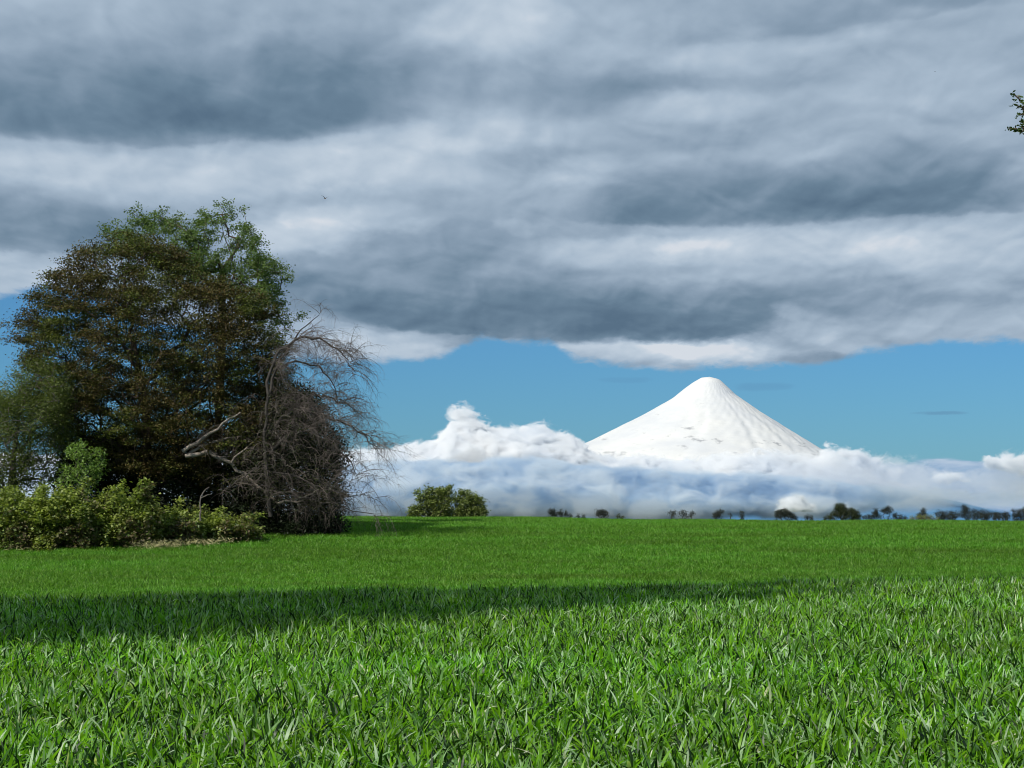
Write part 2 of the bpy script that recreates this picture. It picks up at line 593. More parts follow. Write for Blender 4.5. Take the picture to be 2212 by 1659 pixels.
def scatter(name, P, scale, rot, proto_coll, mat_holder, label, cat):
    """one object: points over the land carrying instances of the clumps"""
    me = bpy.data.meshes.new(name)
    me.vertices.add(len(P))
    me.vertices.foreach_set('co', P.astype(np.float32).ravel())
    a = me.attributes.new('size', 'FLOAT', 'POINT')
    a.data.foreach_set('value', scale.astype(np.float32))
    a = me.attributes.new('turn', 'FLOAT_VECTOR', 'POINT')
    a.data.foreach_set('vector', rot.astype(np.float32).ravel())
    me.materials.append(mat_holder)
    o = bpy.data.objects.new(name, me)
    COL.objects.link(o)
    tree = bpy.data.node_groups.new(name + '_nodes', 'GeometryNodeTree')
    tree.interface.new_socket('Geometry', in_out='INPUT', socket_type='NodeSocketGeometry')
    tree.interface.new_socket('Geometry', in_out='OUTPUT', socket_type='NodeSocketGeometry')
    N, L = tree.nodes, tree.links
    gi = N.new('NodeGroupInput'); go = N.new('NodeGroupOutput')
    ci = N.new('GeometryNodeCollectionInfo')
    ci.inputs['Collection'].default_value = proto_coll
    ci.inputs['Separate Children'].default_value = True
    ci.inputs['Reset Children'].default_value = True
    ip = N.new('GeometryNodeInstanceOnPoints')
    ip.inputs['Pick Instance'].default_value = True
    at1 = N.new('GeometryNodeInputNamedAttribute'); at1.data_type = 'FLOAT'; at1.inputs[0].default_value = 'size'
    at2 = N.new('GeometryNodeInputNamedAttribute'); at2.data_type = 'FLOAT_VECTOR'; at2.inputs[0].default_value = 'turn'
    L.new(gi.outputs[0], ip.inputs['Points'])
    L.new(ci.outputs[0], ip.inputs['Instance'])
    L.new(at1.outputs[0], ip.inputs['Scale'])
    L.new(at2.outputs[0], ip.inputs['Rotation'])
    L.new(ip.outputs[0], go.inputs[0])
    md = o.modifiers.new('scatter', 'NODES')
    md.node_group = tree
    tag(o, label, cat, kind='stuff')
    return o


def proto_collection(name, meshes, mat):
    c = bpy.data.collections.new(name)
    for i, (V, Fc) in enumerate(meshes):
        me = bpy.data.meshes.new(name)
        me.from_pydata(V.tolist(), [], Fc.tolist())
        me.polygons.foreach_set('use_smooth', np.ones(len(Fc), dtype=bool))
        me.materials.append(mat)
        o = bpy.data.objects.new(name, me)
        c.objects.link(o)
    return c


def points_on_field(y0, y1, dens, margin, r, pred=None):
    """random points in the viewed fan of the field"""
    k = 0.262
    area = k * (y1 * y1 - y0 * y0) + 2 * margin * (y1 - y0)
    n = int(area * dens)
    # sample y with density proportional to width
    yy = np.linspace(y0, y1, 400)
    wd = 2 * (k * yy + margin)
    cdf = np.cumsum(wd); cdf = cdf / cdf[-1]
    Y = np.interp(r.rand(n), cdf, yy)
    X = r.uniform(-1, 1, n) * (k * Y + margin)
    if pred is not None:
        keep = pred(X, Y)
        X, Y = X[keep], Y[keep]
    return X, Y


NEAR_MAT = crop_mat('cereal_blade_near', [  # palest blade colours stand for sun glints, darkest for shade between blades
    (0.0, (0.006, 0.026, 0.003)), (0.22, (0.014, 0.054, 0.004)), (0.31, (0.080, 0.245, 0.006)), (0.50, (0.165, 0.420, 0.008)), (0.66, (0.220, 0.490, 0.012)),
    (0.76, (0.170, 0.360, 0.090)), (0.89, (0.34, 0.54, 0.26)), (0.98, (0.58, 0.72, 0.52)), (1.0, (0.64, 0.66, 0.42))], 0.40, 0.40, 0.30)
FAR_MAT = crop_mat('cereal_blade_far', [
    (0.0, (0.030, 0.105, 0.010)), (0.35, (0.095, 0.260, 0.018)), (0.8, (0.150, 0.350, 0.030)),
    (1.0, (0.26, 0.42, 0.12))], 0.55, 0.36, 0.25)


def build_crop():
    r = np.random.RandomState(11)
    protos = [blade_clump(12, 0.06, 0.19, 0.0245, (0.14, 0.28), 100 + i, lean=(2, 46)) for i in range(8)]
    pc = proto_collection('cereal_plant', protos, NEAR_MAT)
    X, Y = points_on_field(9.5, 74, 37, 2.5, r, lambda x, y: y < crest_y(x) + 5)
    # drill rows and slight gaps
    Z = ground(X, Y)
    hn = 0.5 + 0.5 * np.sin(X * 1.9 + 1.3 * np.sin(Y * 0.7)) * np.sin(Y * 1.3 + X * 0.6)
    S = r.uniform(0.75, 1.2, len(X)) * (0.86 + 0.22 * hn)
    T = np.stack([r.uniform(-0.16, 0.16, len(X)), r.uniform(-0.16, 0.16, len(X)), r.uniform(0, 6.283, len(X))], 1)
    P = np.stack([X, Y, Z], 1)
    scatter('cereal_crop', P, S, T, pc, NEAR_MAT, 'long glossy green cereal leaves filling the foreground of the field', 'crop')
    protos = [blade_clump(26, 0.24, 0.17, 0.026, (0.14, 0.26), 300 + i, segs=3) for i in range(6)]
    pc2 = proto_collection('cereal_tuft', protos, FAR_MAT)
    X, Y = points_on_field(42, 186, 12, 4.0, r, lambda x, y: y >= crest_y(x) + 5)
    keep = (Y > 74) | (r.rand(len(X)) < 0.5)
    X, Y = X[keep], Y[keep]
    Z = ground(X, Y)
    S = r.uniform(0.7, 1.15, len(X))
    T = np.stack([r.uniform(-0.1, 0.1, len(X)), r.uniform(-0.1, 0.1, len(X)), r.uniform(0, 6.283, len(X))], 1)
    scatter('young_crop', np.stack([X, Y, Z], 1), S, T, pc2, FAR_MAT,
            'smooth bright green crop beyond the dark shaded band, reaching to the skyline', 'crop')


build_crop()


# ------------------------------------------------------------------ snow volcano
def build_mountain():
    D = 42000.0
    apex = at(1533, 814, D)
    # silhouette radius against height, left and right, in picture units below the summit
    lft = np.array([(0, 0), (2, 18), (12, 36), (25, 54), (47, 81), (85, 149), (140, 261), (185, 370), (240, 500), (275, 600), (300, 680), (312, 700)], float)
    rgt = np.array([(0, 0), (5, 20), (10, 26), (39, 56), (77, 110), (115, 170), (164, 249), (215, 360), (260, 480), (295, 620), (312, 670)], float)
    u = D / F
    nr, na = 190, 420
    V = []
    hs = np.linspace(0, 1, nr) ** 1.1 * 312
    rl = np.interp(hs, lft[:, 0], lft[:, 1])
    rr = np.interp(hs, rgt[:, 0], rgt[:, 1])
    # smooth the profile
    ker = np.ones(5) / 5
    rl[4:-4] = np.convolve(rl, ker, 'same')[4:-4]
    rr[4:-4] = np.convolve(rr, ker, 'same')[4:-4]
    th = np.linspace(0, 2 * math.pi, na, endpoint=False)
    r = np.random.RandomState(5)
    ph = r.uniform(0, 6.28, 40)
    fr = r.randint(3, 60, 40)
    gully = sum(np.sin(fr[i] * th + ph[i]) / math.sqrt(fr[i]) for i in range(40)) / 3
    for i in range(nr):
        w = 0.5 + 0.5 * np.cos(th)
        w = w * w * (3 - 2 * w)
        R = (rr[i] * w + rl[i] * (1 - w)) * u
        f = min(1.0, hs[i] / 120.0)
        side = np.abs(np.cos(th)) ** 6
        g_ = np.roll(gully, int(6 * math.sin(hs[i] * 0.02)))
        R = R * (1 + 0.017 * f * g_ * (1 - 0.7 * side))
        R = R + 0.9 * u * f * np.sin(th * 37 + hs[i] * 0.11) * np.sin(hs[i] * 0.23 + th * 9)
        V.append(np.stack([apex[0] + R * np.cos(th), apex[1] + R * np.sin(th), np.full(na, apex[2] - hs[i] * u)], 1))
    V = np.concatenate(V)
    i = np.arange(nr - 1)[:, None] * na
    j = np.arange(na)[None, :]
    k = (j + 1) % na
    fcs = np.stack([(i + j).ravel(), (i + na + j).ravel(), (i + na + k).ravel(), (i + k).ravel()], 1)
    m, g = material('volcano_snow')
    geo = g.node('ShaderNodeNewGeometry')
    pos = geo.outputs['Position']
    sp = g.node('ShaderNodeSeparateXYZ')
    g.l.new(pos, sp.inputs[0])
    v = g.node('ShaderNodeMapping')
    g.l.new(pos, v.inputs[0])
    v.inputs['Scale'].default_value = (0.0013, 0.0013, 0.0034)
    v.inputs['Rotation'].default_value = (0, 0.35, 0)
    rk = g.noise(v.outputs[0], 1.6, 7, 0.68)
    hgt = g.rng(sp.outputs[2], 800, 2300, 0.0, 0.09, 'LINEAR')
    rkm = g.rng(g.m('SUBTRACT', rk, hgt), 0.54, 0.63)
    snow = g.ramp(g.noise(v.outputs[0], 0.8, 4, 0.5), [(0.35, (0.60, 0.61, 0.625)), (0.65, (0.69, 0.685, 0.665))])
    c = g.mix(g.m('MULTIPLY', rkm, 0.6), snow, (0.16, 0.17, 0.20))
    # forested foot below the snow line, blue distance haze put into its colour
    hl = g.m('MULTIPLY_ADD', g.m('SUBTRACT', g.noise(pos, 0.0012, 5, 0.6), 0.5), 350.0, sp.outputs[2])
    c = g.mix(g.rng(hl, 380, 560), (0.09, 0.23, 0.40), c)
    p = g.node('ShaderNodeBsdfPrincipled')
    g.l.new(c, p.inputs['Base Color'])
    p.inputs['Roughness'].default_value = 0.75
    p.inputs['Specular IOR Level'].default_value = 0.15
    b = g.node('ShaderNodeBump')
    b.inputs['Strength'].default_value = 0.35
    b.inputs['Distance'].default_value = 70
    g.l.new(g.noise(v.outputs[0], 1.0, 8, 0.6), b.inputs['Height'])
    g.l.new(b.outputs[0], p.inputs['Normal'])
    finish(g, p.outputs[0])
    o = mesh_obj('mountain', V, fcs, m, smooth=True, origin=(apex[0], apex[1], 0))
    tag(o, kind='structure')


build_mountain()


# ------------------------------------------------------------------ cloud bank round the volcano's foot
def vol_mat(name, col, dens, aniso=0.0):
    m, g = material(name)
    v = g.node('ShaderNodeVolumePrincipled')
    v.inputs['Color'].default_value = (*col, 1)
    v.inputs['Density'].default_value = dens
    v.inputs['Anisotropy'].default_value = aniso
    finish(g, v.outputs[0], vol=True)
    m.cycles.homogeneous_volume = True
    return m


def cloud_layer(name, y0, y1, zmin, zmax, tops, bottoms, dens, amp, col, label, soft, seed, lumps=(0.0013, 0.0050), white_bias=0.0, puffs=(), thin=None):
    """a box of air 24 km wide whose density is billowed by noise under an uneven top line (heights in metres)"""
    u = 0.5 * (y0 + y1) / F
    x0, x1 = -1500 * u, 2100 * u
    V = np.array([(x, y, z) for z in (zmin, zmax) for y in (y0, y1) for x in (x0, x1)], float)
    fc = np.array([(0, 2, 3, 1), (4, 5, 7, 6), (0, 1, 5, 4), (2, 6, 7, 3), (0, 4, 6, 2), (1, 3, 7, 5)])
    m, g = material(name)
    geo = g.node('ShaderNodeNewGeometry')
    pos = geo.outputs['Position']
    sp = g.node('ShaderNodeSeparateXYZ')
    g.l.new(pos, sp.inputs[0])
    X, Y, Z = sp.outputs
    mp = g.node('ShaderNodeMapping')
    g.l.new(pos, mp.inputs[0])
    mp.inputs['Location'].default_value = (seed * 1000.0, 0, 0)
    mp.inputs['Scale'].default_value = (0.62, 0.62, 1.0)
    n1 = g.noise(mp.outputs[0], lumps[0], 2, 0.5, 0.3)
    n2 = g.noise(mp.outputs[0], lumps[1], 5, 0.68, 0.6)
    f = lambda L: [((px - 1106) * u, EYE + (HOR - py) * u) for px, py in L]
    tl = g.curve(X, f(tops))
    bl = g.curve(X, f(bottoms))
    nn = g.m('MULTIPLY_ADD', g.m('SUBTRACT', n1, 0.5), amp[0], g.m('MULTIPLY', g.m('SUBTRACT', n2, 0.5), amp[1]))
    mid = 0.5 * (y0 + y1)
    dep = g.rng(g.m('ABSOLUTE', g.m('SUBTRACT', Y, mid)), 0.15 * (y1 - y0), 0.5 * (y1 - y0), 0.0, 420.0)
    h = g.m('SUBTRACT', g.m('ADD', g.m('SUBTRACT', tl, Z), nn), dep)
    up = g.rng(h, 0.0, soft, 0.0, 1.0, 'LINEAR')
    if thin:
        up = g.m('MULTIPLY', up, g.curve(X, [((px - 1106) * u, k) for px, k in thin]))
    for (px, py, R) in puffs:
        o_ = g.node('ShaderNodeVectorMath', operation='SUBTRACT')
        g.l.new(pos, o_.inputs[0])
        o_.inputs[1].default_value = ((px - 1106) * u, mid, EYE + (HOR - py) * u)
        e_ = g.node('ShaderNodeVectorMath', operation='MULTIPLY')
        g.l.new(o_.outputs[0], e_.inputs[0])
        e_.inputs[1].default_value = (0.72, 0.6, 1.0)
        c = g.node('ShaderNodeVectorMath', operation='LENGTH')
        g.l.new(e_.outputs[0], c.inputs[0])
        dd = g.m('SUBTRACT', R * u, c.outputs['Value'])
        dd = g.m('MULTIPLY_ADD', g.m('SUBTRACT', n2, 0.5), 4.0 * R * u, dd)
        up = g.m('MAXIMUM', up, g.rng(dd, 0.0, soft, 0.0, 1.0, 'LINEAR'))
    dn = g.rng(g.m('ADD', g.m('SUBTRACT', Z, bl), g.m('MULTIPLY', nn, 1.0)), -60.0, 240.0)
    den = g.m('MULTIPLY', g.m('MULTIPLY', up, dn), dens)
    v = g.node('ShaderNodeVolumePrincipled')
    if len(col) == 2:
        g.l.new(g.mix(g.rng(g.m('MULTIPLY_ADD', n2, 0.6, g.m('MULTIPLY', n1, 0.5)), 0.44, 0.64), (*col[0],), (*col[1],)), v.inputs['Color'])
    else:
        v.inputs['Color'].default_value = (*col[0], 1)
    g.l.new(den, v.inputs['Density'])
    finish(g, v.outputs[0], vol=True)
    m.cycles.volume_step_rate = 0.12
    o = mesh_obj(name, V, fc, m)
    tag(o, label, 'cloud', kind='stuff')
    return o


def build_clouds():
    tops = [(-1000, 985), (560, 985), (700, 980), (800, 972), (850, 968), (900, 965), (940, 955), (965, 935), (985, 915), (1010, 915), (1030, 926),
            (1060, 928), (1100, 930), (1160, 922), (1200, 932), (1240, 945), (1262, 960), (1300, 985), (1400, 992), (1500, 992),
            (1600, 985), (1700, 983), (1760, 986), (1800, 978), (1840, 982), (1900, 985), (1950, 1000), (2000, 1010), (2080, 1020),
            (2120, 1010), (2170, 995), (2230, 986), (2400, 990), (2700, 985), (3400, 985)]
    cloud_layer('cloud', 37600, 39600, 300, 2150, tops, [(-1000, 1075), (3400, 1075)], 0.014, (300, 950), ((0.86, 0.895, 0.94), (0.978, 0.982, 0.988)),
                'bright white cumulus heads piled behind the grey layer', 70.0, 1, thin=[(-1000, 1), (1500, 1), (1700, .5), (1850, .16), (2000, .07), (2300, .05), (3400, .05)], puffs=((991, 894, 19), (1003, 900, 16), (1013, 912, 18), (1024, 924, 20), (1000, 927, 22), (1792, 986, 20), (1822, 982, 16), (1850, 1000, 24), (1885, 1008, 20), (1760, 1004, 18), (1925, 1022, 15),
                (2030, 1032, 13), (2056, 1034, 15), (2080, 1040, 9), (2146, 998, 17), (2176, 994, 20), (2210, 1004, 24)))
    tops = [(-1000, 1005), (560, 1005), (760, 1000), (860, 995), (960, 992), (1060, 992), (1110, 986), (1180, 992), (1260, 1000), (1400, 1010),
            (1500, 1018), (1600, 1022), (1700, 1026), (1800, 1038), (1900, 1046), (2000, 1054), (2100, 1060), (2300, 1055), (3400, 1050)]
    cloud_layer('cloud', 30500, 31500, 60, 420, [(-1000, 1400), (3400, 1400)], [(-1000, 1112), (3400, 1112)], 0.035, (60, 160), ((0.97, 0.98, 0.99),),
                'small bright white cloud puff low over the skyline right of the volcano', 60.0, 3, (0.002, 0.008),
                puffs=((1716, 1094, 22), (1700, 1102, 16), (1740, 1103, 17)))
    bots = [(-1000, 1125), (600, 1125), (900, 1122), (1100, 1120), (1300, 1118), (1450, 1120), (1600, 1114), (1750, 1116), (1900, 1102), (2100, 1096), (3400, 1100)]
    cloud_layer('cloud', 33400, 35400, -60, 1250, tops, bots, 0.009, (300, 560), ((0.50, 0.66, 0.82), (0.86, 0.91, 0.95)),  # shade of the deck above is put into this layer's grey blue colour
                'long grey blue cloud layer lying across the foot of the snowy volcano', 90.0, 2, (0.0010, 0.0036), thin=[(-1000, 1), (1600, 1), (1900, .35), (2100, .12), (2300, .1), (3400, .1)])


build_clouds()


# ------------------------------------------------------------------ trees and bushes
def grow(P, root, bf=0.35, start=None):
    """join a cloud of points to a root by a short, mostly direct branching net; returns nodes, parents"""
    N = len(P)
    nodes = np.zeros((N + (0 if start is None else len(start)) + 1, 3))
    par = np.full(len(nodes), -1)
    plen = np.zeros(len(nodes))
    nodes[0] = root
    n = 1
    if start is not None:
        for q in start:
            nodes[n] = q; par[n] = n - 1
            plen[n] = plen[n - 1] + np.linalg.norm(q - nodes[n - 1])
            n += 1
    best = np.full(N, 1e18); bp = np.zeros(N, int)
    for k in range(n):
        d = np.linalg.norm(P - nodes[k], axis=1) + bf * plen[k]
        better = d < best
        best[better] = d[better]; bp[better] = k
    done = np.zeros(N, bool)
    for _ in range(N):
        j = int(np.argmin(np.where(done, 1e18, best)))
        nodes[n] = P[j]; par[n] = bp[j]
        plen[n] = plen[bp[j]] + np.linalg.norm(P[j] - nodes[bp[j]])
        done[j] = True
        d = np.linalg.norm(P - P[j], axis=1) + bf * plen[n]
        better = d < best
        best[better] = d[better]; bp[better] = n
        n += 1
    return nodes[:n], par[:n]


def radii(par, rtip, rroot, p=0.5):
    n = len(par)
    cnt = np.zeros(n)
    kids = np.zeros(n, int)
    for i in range(1, n):
        kids[par[i]] += 1
    cnt[kids == 0] = 1
    for i in range(n - 1, 0, -1):
        cnt[par[i]] += max(cnt[i], 0)
    cnt = np.maximum(cnt, 1)
    a = math.log(rroot / rtip) / math.log(max(cnt[0], 2))
    return rtip * cnt ** a, kids


def tubes(segs, sides=5):
    """segs: list of (a, b, ra, rb)"""
    A = np.array([s[0] for s in segs]); B = np.array([s[1] for s in segs])
    ra = np.array([s[2] for s in segs]); rb = np.array([s[3] for s in segs])
    d = B - A
    L = np.linalg.norm(d, axis=1, keepdims=True) + 1e-9
    d = d / L
    ref = np.where(np.abs(d[:, 2:3]) > 0.9, np.array([[1.0, 0, 0]]), np.array([[0, 0, 1.0]]))
    e1 = np.cross(d, ref); e1 /= np.linalg.norm(e1, axis=1, keepdims=True)
    e2 = np.cross(d, e1)
    V = []
    for k in range(sides):
        t = 2 * math.pi * k / sides
        off = e1 * math.cos(t) + e2 * math.sin(t)
        V.append(A + off * ra[:, None]); V.append(B + off * rb[:, None])
    V = np.stack(V, 1)                      # (m, 2*sides, 3)
    m = len(segs)
    base = np.arange(m)[:, None] * (2 * sides)
    Fs = []
    for k in range(sides):
        k2 = (k + 1) % sides
        Fs.append(np.stack([base[:, 0] + 2 * k, base[:, 0] + 2 * k2, base[:, 0] + 2 * k2 + 1, base[:, 0] + 2 * k + 1], 1))
    return V.reshape(-1, 3), np.concatenate(Fs)


def net_segs(nodes, par, rad):
    return [(nodes[par[i]], nodes[i], min(rad[par[i]], rad[i] * 1.5), rad[i]) for i in range(1, len(nodes))]


def leaves(C, n_each, sig, size, r, up=0.4, aspect=0.5, out=None):
    if len(C) == 0:
        C = np.zeros((1, 3)); n_each = 1
    """diamond leaves scattered round the centres C; sig = spread (x, y, z)"""
    C = np.repeat(C, n_each, 0)
    n = len(C)
    P = C + r.randn(n, 3) * np.array(sig)
    d = r.randn(n, 3); d[:, 2] = d[:, 2] * 0.6
    d /= np.linalg.norm(d, axis=1, keepdims=True)
    nn = r.randn(n, 3); nn[:, 2] += up * 2
    s = np.cross(d, nn); s /= np.linalg.norm(s, axis=1, keepdims=True) + 1e-9
    L = size * r.uniform(0.6, 1.3, (n, 1))
    W = L * aspect
    up_ = np.cross(s, d) * L * 0.12
    V = np.stack([P - d * L / 2, P + s * W / 2 + up_, P + d * L / 2, P - s * W / 2 + up_], 1).reshape(-1, 3)
    i = np.arange(n)[:, None] * 4
    return V, i + np.array([[0, 1, 2, 3]])


def poly_points(poly, n, r, fill=0.0):
    """points inside a star-shaped outline (picture units); also returns how near the rim each lies, 0..1"""
    poly = np.array(poly, float)
    c = poly.mean(0)
    rel = poly - c
    th = np.arctan2(rel[:, 1], rel[:, 0]); rr = np.hypot(rel[:, 0], rel[:, 1])
    o = np.argsort(th); th, rr = th[o], rr[o]
    th = np.concatenate([th - 2 * math.pi, th, th + 2 * math.pi]); rr = np.tile(rr, 3)
    lo, hi = poly.min(0), poly.max(0)
    out, tt = [], []
    while len(out) < n:
        q = r.uniform(lo, hi, (n * 2, 2)) - c
        t = np.hypot(q[:, 0], q[:, 1]) / np.interp(np.arctan2(q[:, 1], q[:, 0]), th, rr)
        k = t < 1
        out += list(q[k] + c); tt += list(t[k])
    return np.array(out[:n]), np.array(tt[:n])


def crown_cloud(poly, n, Y, depth, r):
    q, t = poly_points(poly, n, r)
    z = r.uniform(-1, 1, n) * depth * np.sqrt(np.maximum(0.05, 1 - t ** 2))
    return np.array([at(q[i, 0], q[i, 1], Y) for i in range(n)]) + np.stack([np.zeros(n), z, np.zeros(n)], 1)


def clumped(P, k, sig, r):
    Q = np.repeat(P, k, 0)
    return Q + r.randn(len(Q), 3) * np.array(sig)


def tree_from_cloud(name, label, cat, P, foot, trunk_pts, bark, leaf, leaf_args, rtip, rroot, r, bf=0.35, group=None,
                    leaf_frac=1.0, tipmax=3, parts=('trunk', 'crown'), extra=None):
    t = thing(name, foot, label, cat, group)
    nodes, par = grow(P, np.array(foot), bf, trunk_pts)
    rad, kids = radii(par, rtip, rroot)
    segs = net_segs(nodes, par, rad)
    if extra:
        segs += extra
    V, Fc = tubes(segs)
    mesh_obj(parts[0], V, Fc, bark, t, smooth=True)
    # leaf centres on thin wood
    thin = np.where(rad < rtip * tipmax)[0]
    thin = thin[thin > (len(trunk_pts) if trunk_pts is not None else 0)]
    if leaf_frac < 1:
        thin = thin[r.rand(len(thin)) < leaf_frac]
    LV, LF = leaves(nodes[thin], *leaf_args[:3], r, *leaf_args[3:])
    mesh_obj(parts[1], LV, LF, leaf, t)
    return t, nodes, par, rad


def arc_twigs(starts, r, length, up0, droop, nseg=7, rad=0.012, sub=3, outward=None, keep=None):
    """bare twigs: leave the start in a direction, rise, then bend over and hang; with side twiglets"""
    segs = []
    def one(p, d, L, n, ra, dr, depth):
        st = L / n
        for s in range(n):
            d = d + np.array([0, 0, -dr]) + r.randn(3) * 0.13
            d = d / np.linalg.norm(d)
            q = p + d * st
            r0 = ra * (1 - 0.8 * s / n); r1 = ra * (1 - 0.8 * (s + 1) / n)
            segs.append((p, q, r0, r1))
            if depth > 0 and s >= 1:
                for _ in range(sub if r.rand() < 0.5 else max(sub - 1, 1)):
                    dd = d * 0.5 + r.randn(3) * 0.6
                    dd /= np.linalg.norm(dd)
                    one(q, dd, L * r.uniform(.2, .42), 4, max(r1 * 0.6, 0.005), dr * 1.1, depth - 1)
            p = q
    for k, p in enumerate(starts):
        d = (outward[k] if outward is not None else r.randn(3)) + np.array([0, 0, up0])
        d = d / np.linalg.norm(d)
        one(np.array(p), d, length * r.uniform(0.6, 1.25), nseg, rad, droop, 1)
    return segs


def limb(pts, Y, r0, r1, dy=None, jit=0.05, r=rs):
    """a limb through picture points"""
    P = [at(px, py, Y + (0 if dy is None else dy[i])) for i, (px, py) in enumerate(pts)]
    # smooth subdivision
    Q = []
    for i in range(len(P) - 1):
        for t in (0, 0.33, 0.66):
            Q.append(P[i] * (1 - t) + P[i + 1] * t + (r.randn(3) * jit if t > 0 else 0))
    Q.append(P[-1])
    n = len(Q) - 1
    return [(Q[i], Q[i + 1], r0 + (r1 - r0) * i / n, r0 + (r1 - r0) * (i + 1) / n) for i in range(n)], Q


BARK = bark_mat('brown_bark', (0.035, 0.024, 0.016), (0.11, 0.075, 0.05))
GREYBARK = bark_mat('grey_dead_wood', (0.07, 0.058, 0.05), (0.22, 0.185, 0.16), 3.0)
DARKBARK = bark_mat('dark_bark', (0.025, 0.022, 0.02), (0.07, 0.06, 0.05))
PALEWOOD = bark_mat('pale_dead_wood', (0.16, 0.13, 0.10), (0.36, 0.31, 0.26), 3.0)
TY = 122.0      # distance of the big tree


def build_big_trees():
    r = np.random.RandomState(21)
    # brown and olive tree
    poly = [(48, 722), (70, 640), (120, 590), (175, 540), (225, 508), (300, 505), (380, 540), (440, 590), (500, 610), (560, 640), (600, 690),
            (615, 760), (625, 850), (640, 930), (630, 1020), (560, 1080), (470, 1060), (380, 1050), (250, 1010), (160, 960), (80, 900), (30, 860), (60, 800)]
    P = crown_cloud(poly, 2300, TY, 5.5, r)
    P = np.concatenate([P, crown_cloud([(90, 870), (200, 780), (330, 760), (480, 790), (590, 800), (600, 900), (560, 1000), (420, 1050), (260, 1050), (140, 980)], 600, TY + 2, 3.5, r)])
    P = np.concatenate([P, clumped(P[:900], 1, (0.5, 0.5, 0.12), r)])
    rim = [at(px, py, TY) for px, py in ((52, 672), (92, 608), (145, 556), (205, 508), (345, 508), (430, 560), (520, 612), (30, 775), (38, 840), (612, 705), (170, 940), (560, 700))]
    for v in rim:
        rv = r.uniform(0.35, 0.7)
        P = P[np.hypot(P[:, 0] - v[0], P[:, 2] - v[2]) > rv]
    foot = at(318, 1122, TY)
    foot[2] = ground(foot[0], foot[1]) - 0.1
    trunk = [at(*q, TY) for q in ((316, 1060), (312, 1000), (318, 930), (312, 860), (300, 800), (290, 740))]
    LM = leaf_mat('brown_olive_leaf', [(0.080, 0.064, 0.020), (0.115, 0.076, 0.026), (0.085, 0.090, 0.018), (0.036, 0.032, 0.012)],
                  patch=[(0.085, 0.108, 0.018), (0.130, 0.150, 0.026), (0.042, 0.058, 0.014)], patch_scale=0.33, rough=0.6, trans=0.15, spec=0.25)
    tree_from_cloud('broadleaf_tree', 'huge domed tree in brown and olive leaf, the tallest dark mass on the left', 'tree', P, foot, trunk,
                    BARK, LM, (92, (0.34, 0.34, 0.13), 0.140, 0.9, 0.55), 0.012, 0.42, r, 0.25, tipmax=2.6)
    # lighter green tree rising behind it
    poly = [(215, 505), (260, 480), (340, 470), (400, 478), (435, 462), (480, 445), (512, 480), (540, 520), (575, 560), (632, 572), (615, 612),
            (600, 640), (628, 690), (600, 720), (560, 690), (500, 660), (430, 600), (330, 560), (260, 540)]
    q = []
    r2 = np.random.RandomState(22)
    P = crown_cloud(poly, 190, TY + 9, 3.0, r2)
    P = clumped(P, 4, (0.42, 0.42, 0.3), r2)
    P = P[r2.rand(len(P)) < 0.8]
    foot = at(470, 1120, TY + 9); foot[2] = ground(foot[0], foot[1]) - 0.1
    trunk = [at(*q, TY + 9) for q in ((468, 1000), (472, 880), (478, 780), (480, 700), (478, 640), (482, 580))]
    LM2 = leaf_mat('fresh_green_leaf', [(0.11, 0.17, 0.045), (0.16, 0.23, 0.065), (0.075, 0.125, 0.038), (0.135, 0.20, 0.05)],
                   rough=0.5, trans=0.35, spec=0.35)
    tree_from_cloud('broadleaf_tree', 'light green open crowned tree showing above and right of the brown tree', 'tree', P, foot, trunk,
                    BARK, LM2, (64, (0.21, 0.21, 0.15), 0.16, 0.5, 0.5), 0.014, 0.26, r2, 0.25, tipmax=2.6)
    # pale drooping tree on the far left
    r3 = np.random.RandomState(23)
    poly = [(80, 790), (45, 820), (15, 860), (-30, 880), (-80, 930), (-90, 1040), (10, 1060), (110, 1020), (150, 930), (130, 800)]
    P = clumped(crown_cloud(poly, 260, TY - 3, 3.0, r3), 4, (0.3, 0.3, 0.45), r3)
    foot = at(20, 1130, TY - 3); foot[2] = ground(foot[0], foot[1]) - 0.1
    trunk = [at(*q, TY - 3) for q in ((22, 1060), (30, 980), (40, 900), (60, 850))]
    LM3 = leaf_mat('pale_willow_leaf', [(0.105, 0.14, 0.030), (0.150, 0.19, 0.045), (0.06, 0.085, 0.022)], rough=0.5, trans=0.35)
    st = [P[i] for i in r3.randint(0, len(P), 90)]
    outw = [np.array([-1.0 + r3.randn() * .5, r3.randn() * .5, 0.3]) for _ in st]
    tw = arc_twigs(st, r3, 2.6, 0.6, 0.22, rad=0.014, sub=2, outward=outw)
    tree_from_cloud('weeping_tree', 'pale green drooping tree with bare arching twigs at the left edge', 'tree', P, foot, trunk,
                    GREYBARK, LM3, (60, (0.26, 0.26, 0.26), 0.14, 0.2, 0.4), 0.013, 0.22, r3, 0.25, tipmax=2.6, extra=tw)


